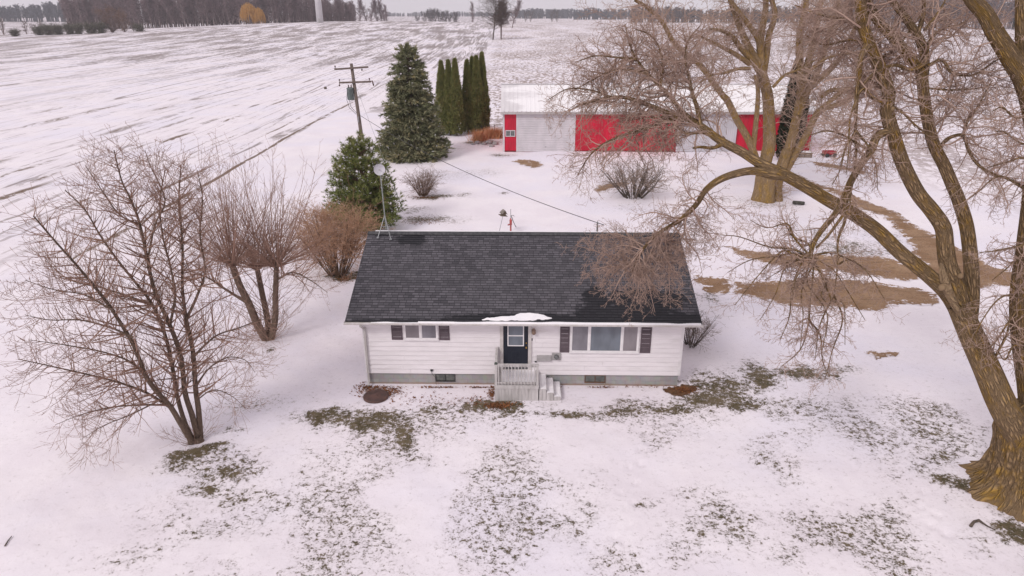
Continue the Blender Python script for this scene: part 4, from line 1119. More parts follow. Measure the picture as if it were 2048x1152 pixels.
# ------------------------------------------------------------------ tree building
class Wood:
    """polylines with radii, turned into tubes"""
    def __init__(self): self.g = {}; self.count = 0
    def add(self, pts, rad, sides):
        self.g.setdefault((len(pts), sides), []).append((pts, rad)); self.count += 1
    def build(self, name, m, parent=None, origin=Vector((0, 0, 0)), ridge=0.0):
        VV = []; FF = []; BB = []; TT = []; n0 = 0; rng = np.random.default_rng(5)
        for (n, s), items in self.g.items():
            P = np.array([[tuple(p) for p in it[0]] for it in items]) - np.array(tuple(origin)); Rd = np.array([it[1] for it in items])
            B = len(items)
            T = np.gradient(P, axis=1); T /= np.linalg.norm(T, axis=2, keepdims=True) + 1e-9
            mean = T.mean(1); ref = np.where(np.abs(mean[:, 2:3]) < .8, np.array([[0, 0, 1.0]]), np.array([[0, 1.0, 0]]))
            N1 = np.cross(T, ref[:, None, :]); N1 /= np.linalg.norm(N1, axis=2, keepdims=True) + 1e-9
            N2 = np.cross(T, N1)
            a = np.arange(s) * 2 * math.pi / s
            L = np.concatenate([np.zeros((B, 1)), np.cumsum(np.linalg.norm(np.diff(P, axis=1), axis=2), axis=1)], 1)
            rr = np.repeat(Rd[:, :, None], s, 2)
            if ridge and s >= 12:
                A = np.broadcast_to(a, rr.shape); LL = np.repeat(L[:, :, None], s, 2); seed = np.arange(B)[:, None, None] * 13.1
                rr = rr * (1 + ridge * (fbm((np.cos(A) + 2) * 3.2 + seed, (np.sin(A) + 2) * 3.2 + LL * .25, 3, 3) - .5) * 2)
            V = P[:, :, None, :] + rr[..., None] * (np.cos(a)[None, None, :, None] * N1[:, :, None, :] + np.sin(a)[None, None, :, None] * N2[:, :, None, :])
            VV.append(V.reshape(-1, 3))
            bk = np.stack([np.cos(a)[None, None, :] * Rd[:, :1, None] + L[:, :, None] * 0, np.sin(a)[None, None, :] * Rd[:, :1, None] + L[:, :, None] * 0, np.repeat(L[:, :, None], s, 2) + np.arange(B)[:, None, None] * 3.7], -1)
            BB.append(bk.reshape(-1, 3))
            TT.append(np.repeat(rng.uniform(0, 1, B), n * s))
            base = n0 + np.arange(B)[:, None, None] * n * s + np.arange(n - 1)[None, :, None] * s
            j = np.arange(s); j2 = (j + 1) % s
            q = np.stack([base + j, base + j2, base + s + j2, base + s + j], -1)
            FF.append(q.reshape(-1, 4)); n0 += B * n * s
        me = np_mesh(name, np.concatenate(VV), np.concatenate(FF))
        vattr(me, 'bark', np.concatenate(BB)); fattr(me, 'tint', np.concatenate(TT))
        return link_mesh(name, me, m, parent, True)


def catmull(pts, per=5):
    P = [Vector(p) for p in pts]
    P = [P[0] * 2 - P[1]] + P + [P[-1] * 2 - P[-2]]
    out = []
    for i in range(1, len(P) - 2):
        for j in range(per):
            t = j / per; a, b_, c_, d_ = P[i - 1], P[i], P[i + 1], P[i + 2]
            out.append(.5 * ((2 * b_) + (c_ - a) * t + (2 * a - 5 * b_ + 4 * c_ - d_) * t * t + (3 * b_ - a - 3 * c_ + d_) * t ** 3))
    out.append(P[-2]); return out


def perp(d, rng):
    r = Vector((rng.gauss(0, 1), rng.gauss(0, 1), rng.gauss(0, 1)))
    r = r - d * r.dot(d)
    return r.normalized() if r.length > 1e-6 else Vector((1, 0, 0))


class Style:
    def __init__(s, **k):
        s.wig = (.16, .22, .28, .3); s.trop = (0, 0, 0, 0); s.dens = (2.2, 3.5, 6, 0); s.ratio = (.55, .5, .45, .4)
        s.ang = (48, 50, 48, 45); s.seg = (.35, .25, .16, .12); s.rratio = (.5, .5, .55, .6); s.maxlev = 3; s.minr = .0035; s.mid = .15; s.jit = .35; s.split = 2
        s.__dict__.update(k)


def spawn(T, pts, rad, lev, S, rng, L=None, start=.2, flat=None, lmul=1.0):
    """side shoots along a polyline"""
    seg = [(pts[i + 1] - pts[i]).length for i in range(len(pts) - 1)]; tot = sum(seg)
    if tot < 1e-4: return
    L = L if L is not None else tot
    nb = S.dens[lev] * tot * (1 - start)
    nb = int(nb) + (rng.random() < nb - int(nb))
    for _ in range(nb):
        t = start + (1 - start) * rng.random() ** .85
        d = t * tot; i = 0
        while i < len(seg) - 1 and d > seg[i]: d -= seg[i]; i += 1
        f = min(1, d / max(seg[i], 1e-6)); p = pts[i].lerp(pts[i + 1], f); r = rad[i] + (rad[i + 1] - rad[i]) * f
        ax = (pts[i + 1] - pts[i]).normalized()
        pv = perp(ax, rng)
        if flat is not None: pv = (pv + flat).normalized()
        a = R(S.ang[lev] + rng.gauss(0, 11))
        dr = ax * math.cos(a) + pv * math.sin(a)
        ln = L * S.ratio[lev] * (1.05 - .55 * t) * rng.uniform(1 - S.jit, 1 + S.jit) * lmul
        branch(T, p, dr, ln, max(S.minr, min(r * S.rratio[lev], .010 + ln * .018)), lev + 1, S, rng)


def branch(T, p, d, L, r, lev, S, rng):
    li = min(lev, 3)
    n = max(2, min(9, int(L / S.seg[li]) + 1)); st = L / n; pts = [p]; rad = [r]; d = d.normalized()
    for i in range(n):
        w = S.wig[li]
        d = Vector((d.x + rng.gauss(0, w), d.y + rng.gauss(0, w), d.z + rng.gauss(0, w) + S.trop[li] * (i + 1) / n)).normalized()
        p = p + d * st; pts.append(p); rad.append(max(S.minr * .7, r * (1 - .82 * (i + 1) / n)))
    T.add(pts, rad, 6 if r > .035 else (4 if r > .015 else 3))
    if lev < S.maxlev: spawn(T, pts, rad, lev, S, rng, L, S.mid)


def limb(T, px, Ys, r0, r1, sides=14, per=5, wob=0.0, rng=None, pw=1.0):
    """a main limb; px are (x,y) of the photograph, Ys the distances of its points"""
    if not hasattr(Ys, '__len__'): Ys = [Ys] * len(px)
    if len(Ys) == 2: Ys = [Ys[0] + (Ys[1] - Ys[0]) * i / (len(px) - 1) for i in range(len(px))]
    pts = catmull([at(x, y, Y) for (x, y), Y in zip(px, Ys)], per)
    n = len(pts); rad = [r0 + (r1 - r0) * (i / (n - 1)) ** pw for i in range(n)]
    if wob and rng:
        for i in range(1, n - 1): pts[i] = pts[i] + Vector((rng.gauss(0, wob), rng.gauss(0, wob), rng.gauss(0, wob)))
    T.add(pts, rad, sides)
    return pts, rad


def bark(name, base, dark, moss=None, moss_amt=.5, scale=1.0):
    """furrowed bark: long plates split by dark cracks, lichen in patches of its own"""
    m, nt, b = new_mat(name); k = N(nt); v = k.attr('bark', 'Vector')
    wv = k.new('ShaderNodeVectorMath', operation='MULTIPLY_ADD')
    k.set(wv.inputs[0], k.noise(k.scale(v, (3 * scale, 3 * scale, 1.2 * scale)), 1.5, 3, .6, color=True)); wv.inputs[1].default_value = (.16 / scale, .16 / scale, .3 / scale); k.set(wv.inputs[2], v)
    vo = k.new('ShaderNodeTexVoronoi', feature='DISTANCE_TO_EDGE'); k.set(vo.inputs['Vector'], k.scale(wv.outputs[0], (13 * scale, 13 * scale, 2.6 * scale))); vo.inputs['Scale'].default_value = 1.0
    crack = k.rng(k.math('ADD', vo.outputs['Distance'], k.math('MULTIPLY', k.math('SUBTRACT', k.noise(k.scale(v, (18 * scale, 18 * scale, 5 * scale)), 1.0, 4, .7), .5), .45)), -.04, .34)
    g = k.noise(k.scale(v, (9 * scale, 9 * scale, 3 * scale)), 1.6, 5, .7)
    f2 = k.noise(k.scale(v, (22 * scale, 22 * scale, 9 * scale)), 1.5, 4, .6)
    c_ = k.mix(k.rng(g, .35, .65), tuple(x * .72 for x in base), base)
    c_ = k.mix(k.rng(f2, .52, .72, 0, .6), c_, tuple(min(1, x * 1.4) for x in base))
    if moss:
        mm = k.math('ADD', k.noise(k.scale(v, (1.5, 1.5, .8)), 1.3, 5, .65), k.math('MULTIPLY', k.math('SUBTRACT', g, .5), .45))
        c_ = k.mix(k.rng(mm, .60 - moss_amt * .25, .78 - moss_amt * .2, 0, .8), c_, moss)
    c_ = k.mix(k.math('MULTIPLY', k.math('SUBTRACT', 1.0, crack), .66), c_, dark)
    k.set(b.inputs['Base Color'], c_); b.inputs['Roughness'].default_value = .9; b.inputs['Specular IOR Level'].default_value = .15
    k.set(b.inputs['Normal'], k.bump(k.math('ADD', crack, k.math('MULTIPLY', f2, .35)), 1.0, .06 * scale ** -.5))
    return m


# ------------------------------------------------------------------ the great tree at the right edge
BK_FRONT = bark('bark_front', (.39, .265, .15), (.115, .078, .046), (.41, .235, .032), .60)
TW_FRONT = tint_mat('twig_front', [(.36, .25, .20), (.48, .34, .28), (.28, .195, .155)], .8)
BK_BACK = bark('bark_back', (.47, .325, .19), (.22, .15, .085), (.45, .27, .05), .7)
TW_BACK = tint_mat('twig_back', [(.38, .275, .22), (.50, .365, .295), (.30, .215, .17)], .8)
rng = random.Random(21)
gb = gnd(2062, 985); gb.z = gz(gb.x, gb.y)
big = empty('old_tree', tuple(gb), 0, 'huge old bare tree with mossy ochre bark, limbs reaching over the house roof', 'tree')
W = Wood(); C = Wood()
# trunk with buttressed foot, its own sweep
tv = []; tfc = []; nb_ = 144; hs_ = [-.25, 0, .1, .2, .3, .42, .55, .7, .9, 1.1, 1.3, 1.5, 1.75, 2.0, 2.25, 2.5, 2.75, 3.0, 3.25, 3.5, 3.62]
top_c = at(2084, 800, 17.0)
bkc = []
for i, h_ in enumerate(hs_):
    t_ = max(0, h_) / 3.5; cx_ = gb.lerp(Vector((top_c.x, top_c.y, gb.z + 3.5)), t_)
    r0 = 1.02 + .62 * math.exp(-max(0, h_) * 2.0) + .06 * t_
    for j in range(nb_):
        a = 2 * math.pi * j / nb_
        but = .0
        for a0, w_, am in ((2.4, .30, .62), (3.25, .26, .75), (3.95, .24, .6), (4.6, .22, .5), (5.3, .3, .55), (.4, .4, .5), (1.4, .35, .5)):
            dd = (a - a0 + math.pi) % (2 * math.pi) - math.pi
            but += am * math.exp(-(dd / w_) ** 2)
        rr_ = r0 * (1 + but * .34 * math.exp(-max(0, h_) * 1.5))
        nz_ = float(fbm(np.array(math.cos(a) * 5.5 + 9), np.array(math.sin(a) * 5.5 + 9 + h_ * .35), 8, 4)) - .5
        nz2 = abs(float(vnoise(np.array(math.cos(a) * 13 + 9), np.array(math.sin(a) * 13 + 9 + h_ * .9), 4)) - .5)
        rr_ *= 1 + .30 * nz_ - .22 * (.25 - nz2)
        if i >= len(hs_) - 6: rr_ *= (.95, .88, .78, .64, .42, .02)[i - len(hs_) + 6]
        tv.append((cx_.x + rr_ * math.cos(a) - gb.x, cx_.y + rr_ * math.sin(a) - gb.y, h_)); bkc.append((math.cos(a) * 1.1, math.sin(a) * 1.1, h_))
for i in range(len(hs_) - 1):
    for j in range(nb_): tfc.append((i * nb_ + j, i * nb_ + (j + 1) % nb_, (i + 1) * nb_ + (j + 1) % nb_, (i + 1) * nb_ + j))
me = np_mesh('trunk', np.array(tv), np.array(tfc)); vattr(me, 'bark', np.array(bkc))
trunk = link_mesh('trunk', me, BK_FRONT, big, True)
LIM = []
def L_(px, Ys, r0, r1, sides=16, **k):
    q = limb(W, px, Ys, r0, r1, sides, **k); LIM.append(q); return q
main = L_([(2056, 900), (2010, 818), (1975, 740), (1943, 670), (1917, 610)], [17.0, 17.0, 17.3, 17.7, 18.0], .40, .30, 28)
A = L_([(1925, 640), (1895, 588), (1850, 545), (1800, 505), (1755, 462), (1710, 430), (1660, 402), (1610, 372), (1555, 342)], [18.0, 19.6], .225, .17, 20)
A1 = L_([(1560, 345), (1519, 326), (1485, 305), (1443, 283), (1408, 257), (1384, 241), (1345, 230), (1301, 212), (1266, 199), (1224, 194), (1172, 206), (1137, 222)], [19.6, 22.5], .16, .022, 14)
A2 = L_([(1575, 352), (1545, 350), (1502, 342), (1447, 356), (1412, 380), (1392, 410), (1360, 440), (1318, 466), (1285, 500), (1262, 545)], [19.5, 20.6], .145, .03, 14)
B1 = L_([(1384, 241), (1363, 222), (1342, 194), (1321, 174), (1297, 149), (1273, 118), (1259, 87), (1250, 48)], [20.9, 22.2], .085, .015, 10)
B2 = L_([(1401, 250), (1394, 215), (1384, 184), (1377, 149), (1370, 115), (1377, 80), (1400, 52)], [20.7, 21.6], .075, .014, 10)
B3 = L_([(1273, 118), (1235, 115), (1190, 112), (1150, 125)], [21.8, 22.6], .04, .012, 8)
B4 = L_([(1297, 149), (1262, 140), (1224, 141), (1185, 160), (1140, 185)], [21.6, 22.8], .045, .012, 8)
B5 = L_([(1360, 236), (1328, 242), (1294, 257), (1252, 268), (1207, 288), (1179, 312), (1155, 350)], [21.0, 22.2], .07, .014, 10)
B6 = L_([(1430, 275), (1410, 265), (1370, 266), (1353, 252), (1330, 236), (1300, 236), (1260, 240)], [20.5, 21.6], .06, .014, 8)
B7 = L_([(1321, 174), (1325, 130), (1318, 95), (1300, 70), (1270, 58)], [21.4, 22.0], .05, .012, 8)
B8 = L_([(1224, 194), (1180, 180), (1135, 178), (1095, 200)], [22.2, 23.2], .035, .01, 8)
stub1 = L_([(1447, 288), (1425, 296), (1402, 294), (1386, 296)], [20.3, 20.0], .065, .03, 8)
Cc = L_([(1925, 625), (1912, 570), (1897, 530), (1891, 490), (1886, 455), (1863, 420), (1835, 385), (1805, 325), (1783, 257), (1774, 222), (1777, 187), (1766, 149), (1750, 112), (1732, 70), (1722, 20), (1720, -40)], [18.0, 19.2], .235, .13, 22)
D = L_([(1937, 660), (1944, 600), (1944, 547), (1940, 500), (1933, 450), (1919, 404), (1905, 370), (1888, 330), (1868, 290), (1856, 243), (1848, 194), (1842, 149), (1822, 118), (1787, 76), (1756, 42), (1731, 0), (1710, -40)], [18.0, 19.6], .20, .11, 22)
D2 = L_([(1845, 165), (1849, 120), (1840, 80), (1811, 35), (1783, 0), (1760, -40)], [19.1, 19.4], .13, .07, 14)
D3 = L_([(1848, 128), (1852, 105), (1850, 90)], [19.1, 19.0], .10, .07, 10)
D4 = L_([(1835, 69), (1848, 20), (1843, -30)], [19.2, 19.6], .06, .04, 8)
E1 = L_([(2094, 900), (2078, 830), (2068, 760), (2056, 690), (2049, 620), (2052, 560), (2060, 490), (2070, 400), (2078, 300), (2066, 210), (2048, 156), (2030, 128), (2009, 95), (1988, 62), (1970, 28), (1945, 0), (1925, -40)], [17.0, 18.0], .50, .15, 24, pw=.6)
E2 = L_([(2078, 300), (2062, 180), (2050, 90), (2047, 0), (2045, -50)], [17.5, 18.0], .24, .14, 16)
G1 = L_([(1783, 262), (1755, 272), (1742, 302), (1724, 326), (1703, 361), (1690, 392), (1675, 422), (1647, 456), (1628, 485), (1620, 512)], [18.6, 17.6], .115, .06, 12)
G2 = L_([(1698, 372), (1690, 420), (1672, 450), (1650, 478), (1632, 496)], [17.9, 17.6], .05, .03, 8)
G3 = L_([(1690, 396), (1690, 440), (1676, 480), (1675, 530), (1668, 590)], [17.8, 17.2], .05, .015, 8)
H1 = L_([(1735, 90), (1722, 118), (1716, 170), (1712, 215), (1711, 262), (1712, 310), (1708, 350)], [18.9, 18.4], .085, .02, 10)
H2 = L_([(1848, 128), (1820, 140), (1790, 130), (1750, 145), (1722, 175)], [19.0, 18.6], .06, .03, 8)
I1 = L_([(1878, 300), (1890, 282), (1908, 272), (1928, 272), (1936, 298), (1952, 325), (1978, 344), (2023, 361), (2060, 380)], [18.9, 17.6], .055, .03, 10)
I2 = L_([(1926, 271), (1935, 243), (1955, 215), (1968, 190), (1985, 160)], [18.6, 18.2], .04, .012, 8)
I3 = L_([(1856, 132), (1884, 120), (1905, 146), (1947, 150), (1981, 128), (2010, 110)], [19.0, 18.4], .05, .014, 8)
I4 = L_([(1852, 176), (1900, 180), (1945, 178), (1990, 170)], [19.0, 18.6], .03, .012, 8)
J1 = L_([(1783, 212), (1805, 225), (1825, 245), (1845, 262), (1862, 280)], [18.7, 18.2], .035, .015, 8)
J2 = L_([(1768, 205), (1745, 195), (1728, 178), (1715, 190)], [18.8, 18.4], .045, .03, 8)
K1 = L_([(1740, 300), (1715, 288), (1690, 272), (1655, 262), (1620, 270)], [18.3, 18.0], .04, .012, 8)
M1 = L_([(1982, 730), (1995, 705), (2013, 670), (2020, 635), (2030, 610)], [17.3, 16.8], .04, .014, 8)
N1_ = L_([(2036, 600), (2015, 590), (1990, 605), (1965, 640), (1950, 670)], [17.2, 16.6], .03, .01, 8)
# the fan of shoots under the hanging limb
st = at(1620, 512, 17.6)
fan = []
for ex, ey, dy in ((1440, 470, .2), (1455, 545, .3), (1470, 610, -.2), (1520, 640, -.4), (1560, 680, -.6), (1600, 700, -.8), (1620, 610, -.5), (1645, 700, -.9), (1690, 690, -.8), (1730, 640, -.4), (1500, 440, .4), (1560, 450, .6), (1760, 560, .2), (1670, 620, -.7), (1585, 600, -.6), (1530, 560, .1)):
    e = at(ex, ey, 17.6 + dy * 1.6); V3 = lambda q_: Vector((rng.gauss(0, q_), rng.gauss(0, q_), rng.gauss(0, q_)))
    up_ = Vector((0, 0, (e - st).length * rng.uniform(.05, .22)))
    pts = catmull([st, st.lerp(e, .22) + V3(.07) + up_ * .8, st.lerp(e, .45) + V3(.13) + up_, st.lerp(e, .72) + V3(.14) + up_ * .6, e], 4); rad = [.034 + (.008 - .034) * i / (len(pts) - 1) for i in range(len(pts))]
    W.add(pts, rad, 6); fan.append((pts, rad))
for px in ([(1712, 262), (1735, 290), (1752, 330), (1755, 380)], [(1711, 262), (1690, 300), (1680, 340), (1664, 370)], [(1708, 350), (1700, 400), (1705, 440)], [(1712, 200), (1700, 240), (1697, 300), (1692, 350)], [(1668, 590), (1640, 650), (1630, 720)], [(1668, 590), (1685, 640), (1665, 700), (1650, 760)], [(1675, 530), (1700, 520), (1735, 545), (1770, 600)], [(1619, 610), (1616, 650), (1600, 700), (1560, 735)], [(1617, 640), (1640, 670), (1645, 720), (1660, 755)]):
    q = limb(W, px, [18.0, 17.2], .032, .008, 6); fan.append(q)
S_front = Style(wig=(.2, .26, .3, .32), trop=(0, -.05, -.10, -.05), dens=(1.5, 5.2, 10.5, 0), ratio=(.4, .50, .46, .4), ang=(52, 50, 50, 45), seg=(.3, .22, .14, .12), minr=.0058)
# crown: side branches of given length along every bare limb
def dress(T, q, n, ln, S, rng, start=.15, down=0.0, lev=1, r=None, end=1.0, taper=.3):
    pts, rad = q
    for _ in range(n):
        t = start + (end - start) * rng.random(); i = min(len(pts) - 2, int(t * (len(pts) - 1))); f = t * (len(pts) - 1) - i
        p = pts[i].lerp(pts[i + 1], f); ax = (pts[i + 1] - pts[i]).normalized()
        d = (ax * rng.uniform(.2, .9) + perp(ax, rng) + Vector((0, 0, down))).normalized()
        l_ = ln * rng.uniform(.55, 1.25) * (1.2 - taper * t)
        branch(T, p, d, l_, r or min(rad[i] * .6, .010 + l_ * .011), lev, S, rng)
for q, n, ln, dn_, st_ in ((A1, 34, 1.5, .05, .25), (B1, 26, 1.5, .1, .1), (B2, 20, 1.3, .1, .2), (B3, 15, 1.1, 0, .0), (B4, 16, 1.1, 0, .0), (B5, 24, 1.2, -.35, .2), (B6, 18, 1.1, -.3, .2), (B7, 16, 1.1, .1, .1), (B8, 16, 1.0, -.05, 0),
                           (A2, 20, 1.0, -.1, .45), (Cc, 30, 1.4, .0, .45), (D, 26, 1.5, .0, .5), (D2, 16, 1.4, 0, .1), (H1, 14, 1.0, -.5, .2), (H2, 10, 1.1, -.2, .1), (I1, 14, 1.2, 0, .3), (I2, 14, 1.0, 0, 0), (I3, 16, 1.1, 0, .1), (I4, 10, .9, 0, .1), (J1, 8, .9, -.2, .1), (K1, 8, .9, -.3, .1), (E1, 10, 1.0, 0, .3), (M1, 9, 1.0, 0, .1), (N1_, 9, .8, -.2, .1), (G1, 8, .8, -.3, .2)):
    dress(C, q, int(n * (1.5 if q in (Cc, D, D2, H1, H2, E1) else 2.1)), ln * 1.1, S_front, rng, st_, dn_)
S_fan = Style(wig=(.2, .24, .3, .32), trop=(0, -.03, -.08, -.05), dens=(1.5, 6.0, 10.0, 0), ratio=(.4, .48, .45, .4), seg=(.3, .2, .13, .1), minr=.0055)
for q in fan: dress(C, q, 26, .72, S_fan, rng, .2, -.15, 1)
# the brushy pinkish mass that hangs over the right part of the roof
S_mass = Style(wig=(.2, .22, .28, .32), trop=(0, -.14, -.12, -.06), dens=(1.5, 8.0, 14.0, 0), ratio=(.4, .50, .48, .4), seg=(.3, .2, .13, .1), minr=.0056, ang=(50, 46, 48, 45))
hang0 = [A2[0][i] for i in range(int(len(A2[0]) * .62), len(A2[0]))]
for ex, ey, Y in ((1150, 490, 21.2), (1180, 540, 20.9), (1215, 500, 21.0), (1235, 565, 20.6), (1220, 600, 20.4), (1260, 620, 20.2), (1290, 590, 20.2), (1310, 625, 20.0), (1340, 600, 20.0), (1335, 545, 20.2), (1365, 560, 20.0), (1380, 500, 20.2), (1350, 490, 20.5), (1300, 520, 20.4), (1270, 480, 20.8), (1200, 470, 21.2), (1400, 480, 20.1), (1420, 440, 20.2), (1290, 560, 20.2), (1245, 525, 20.6)):
    a = hang0[rng.randrange(len(hang0))]; e = at(ex, ey, Y); mid = a.lerp(e, .5) + Vector((rng.gauss(0, .1), rng.gauss(0, .1), .18 + rng.gauss(0, .1)))
    pts = catmull([a, mid, e], 5); rad = [.026 + (.006 - .026) * i / (len(pts) - 1) for i in range(len(pts))]
    C.add(pts, rad, 5); dress(C, (pts, rad), 25, .7, S_mass, rng, .25, -.15, 1)
for q in (hang0[:2],): pass
for px in ([(1395, 405), (1375, 385), (1365, 350), (1385, 330)], [(1360, 440), (1330, 430), (1300, 425), (1260, 440)], [(1385, 415), (1400, 450), (1420, 470), (1440, 500)], [(1412, 380), (1425, 400), (1450, 420), (1470, 440)], [(1345, 450), (1370, 480), (1395, 510), (1405, 550)]):
    q = limb(C, px, [20.0, 20.2], .026, .006, 5); dress(C, q, 22, .75, S_fan, rng, .1, .1, 1)
# puffs high in the middle
for px, n in (([(1740, 95), (1700, 80), (1650, 90), (1610, 70)], 26), ([(1735, 75), (1690, 40), (1640, 30), (1590, 10)], 24), ([(1752, 120), (1790, 100), (1820, 60), (1850, 20)], 20), ([(1780, 180), (1740, 160), (1700, 120)], 18), ([(1845, 100), (1880, 60), (1920, 50), (1955, 20)], 20), ([(1850, 60), (1880, 20), (1900, -20)], 14), ([(1815, 110), (1770, 120), (1720, 95)], 16)):
    q = limb(W, px, [20.0, 21.0], .05, .014, 8); dress(C, q, int(n * 1.6), 1.2, S_front, rng, .05, 0, 1)
# far right: shoots of a limb beyond the frame
for px in ([(2080, 400), (2048, 378), (2000, 352), (1960, 380), (1938, 398)], [(2090, 260), (2050, 288), (2010, 265), (1990, 262)], [(2095, 330), (2048, 316), (2010, 325), (1975, 335)], [(2090, 470), (2045, 490), (2000, 500), (1960, 505)], [(2060, 230), (2030, 235), (2005, 215), (1985, 222)], [(2048, 600), (2020, 640), (1985, 690), (1960, 700)], [(2060, 720), (2030, 690), (2010, 720), (1995, 700)], [(2080, 560), (2040, 520), (2010, 540), (1985, 560)]):
    q = limb(W, px, [17.2, 16.6], .035, .010, 6); dress(C, q, 20, .8, S_fan, rng, .2, 0, 1)
# bright split wood at the fork
W.build('limbs', BK_FRONT, big, gb, .10)
cr_front = C.build('crown', TW_FRONT, big, gb)
SPL = bark('split_wood', (.36, .255, .155), (.22, .15, .09), None)
S2 = Wood(); pts = catmull([at(1926, 640, 17.62), at(1903, 598, 17.68), at(1889, 562, 17.70), at(1882, 525, 17.85)], 6); S2.add(pts, [.05 + .07 * math.sin(math.pi * i / (len(pts) - 1)) for i in range(len(pts))], 12)
S2.build('split_bark', SPL, big, gb)
for px, py, Y, rr_ in ((1884, 575, 17.62, .10), (1874, 447, 18.2, .06), (1785, 218, 18.6, .07), (1921, 552, 17.85, .08)):
    c0 = at(px, py, Y) - gb; MB().lathe([(.02, -rr_), (rr_ * .7, -rr_ * .7), (rr_, 0), (rr_ * .75, rr_ * .65), (.02, rr_)], 12, c0).build('knot', SPL, big, True)
print('front tree', W.count, C.count)

# ------------------------------------------------------------------ the tree by the barn
rng = random.Random(8)
kb = gnd(1530, 402); kb.z = gz(kb.x, kb.y)
bt_ = empty('spreading_tree', tuple(kb), 0, 'many-stemmed bare tree with tan bark standing before the red barn', 'tree')
W = Wood(); C = Wood(); LIM = []
Y0 = 53.5
def L2(px, Ys, r0, r1, sides=14, **k):
    q = limb(W, px, Ys, r0, r1, sides, **k); LIM.append(q); return q
foot = [L2([(1516, 408), (1522, 380), (1527, 340), (1537, 300)], [53.4, 53.5], .66, .46, 20, pw=.6), L2([(1552, 404), (1552, 380), (1558, 350), (1575, 300)], [53.6, 53.8], .55, .42, 20, pw=.6), L2([(1533, 411), (1535, 385), (1540, 350)], [53.0, 53.3], .62, .5, 20)]
s1 = L2([(1535, 310), (1539, 286), (1538, 234), (1536, 195), (1529, 165), (1520, 135)], 53.5, .50, .36, 16)
s2 = L2([(1522, 350), (1500, 286), (1474, 240), (1456, 203), (1445, 190), (1425, 164), (1398, 128), (1363, 101), (1342, 76), (1325, 45), (1297, 17), (1270, 0)], [53.3, 50.0], .29, .11, 14)
s3 = L2([(1575, 310), (1586, 270), (1596, 220), (1602, 182), (1599, 104), (1600, 70), (1610, 20), (1615, -20)], [53.8, 54.4], .38, .18, 14)
s4 = L2([(1570, 345), (1590, 310), (1612, 272), (1630, 234), (1643, 219), (1669, 211), (1698, 198), (1721, 169), (1747, 154)], [53.9, 52.0], .30, .15, 14)
s5 = L2([(1596, 230), (1615, 182), (1630, 167), (1669, 130), (1698, 83), (1715, 40)], [53.8, 54.8], .30, .14, 12)
s6 = L2([(1600, 190), (1622, 104), (1628, 73), (1638, 34), (1645, -20)], [54.0, 54.6], .30, .14, 12)
s7 = L2([(1625, 170), (1648, 104), (1661, 57), (1674, 26), (1680, -20)], [54.0, 55.0], .26, .14, 12)
s8 = L2([(1506, 300), (1513, 234), (1516, 182), (1510, 150)], [53.0, 53.2], .22, .14, 10)
u = []
u.append(L2([(1524, 150), (1508, 125), (1482, 96), (1464, 73), (1445, 62), (1420, 58)], [53.5, 52], .30, .08, 12))
u.append(L2([(1522, 140), (1521, 104), (1523, 65), (1531, 20), (1531, -20)], [53.5, 53.8], .32, .18, 12))
u.append(L2([(1518, 130), (1500, 99), (1482, 60), (1464, 10), (1455, -20)], [53.4, 54.0], .30, .16, 12))
u.append(L2([(1520, 105), (1516, 78), (1495, 47), (1464, 5), (1450, -20)], [53.5, 52.8], .24, .12, 12))
u.append(L2([(1524, 165), (1534, 104), (1537, 73), (1550, 31), (1544, 0), (1545, -25)], [53.6, 54.2], .26, .15, 12))
u.append(L2([(1500, 128), (1470, 108), (1440, 92), (1415, 80), (1395, 70)], [53.0, 51.5], .20, .06, 10))
u.append(L2([(1500, 137), (1475, 138), (1450, 146), (1425, 150), (1400, 165)], [53.0, 51.8], .14, .05, 8))
u.append(L2([(1640, 220), (1690, 180), (1720, 182), (1760, 170)], [53.0, 52.0], .20, .08, 8))
u.append(L2([(1640, 195), (1665, 180), (1690, 183), (1700, 188)], [53.2, 52.5], .18, .1, 8))
u.append(L2([(1610, 150), (1650, 118), (1690, 108), (1740, 100)], [53.8, 53.0], .14, .06, 8))
u.append(L2([(1545, 175), (1570, 150), (1595, 140), (1640, 115)], [53.2, 52.6], .12, .05, 8))
S_back = Style(wig=(.18, .2, .25, .28), trop=(0, -.04, -.06, -.03), dens=(1.0, 2.6, 4.6, 0), ratio=(.42, .50, .46, .4), seg=(.6, .45, .3, .2), minr=.0105, ang=(50, 48, 48, 45))
for q, n, ln, dn_, st_ in [(s2, 34, 2.6, .05, .4), (s3, 26, 2.6, 0, .2), (s4, 22, 2.4, 0, .3), (s5, 24, 2.4, 0, .2), (s6, 22, 2.6, 0, .2), (s7, 22, 2.4, 0, .2), (s8, 12, 1.5, 0, .4), (s1, 14, 1.8, -.1, .3)] + [(q_, 16, 2.2, 0, .2) for q_ in u]:
    dress(C, q, int(n * 2.3), ln, S_back, rng, st_, dn_)
# thick bristle of water shoots round the right-hand stems
for q in (s3, s4, foot[1]):
    dress(C, q, 80, 1.5, Style(wig=(.2, .2, .25, .3), trop=(0, .02, 0, 0), dens=(1, 2.2, 3, 0), ratio=(.4, .5, .4, .4), seg=(.5, .3, .2, .2), minr=.010, maxlev=2), rng, .0, .0, 1, None, .6)
W.build('trunk', BK_BACK, bt_, kb, .10); C.build('crown', TW_BACK, bt_, kb)
print('back tree', C.count)

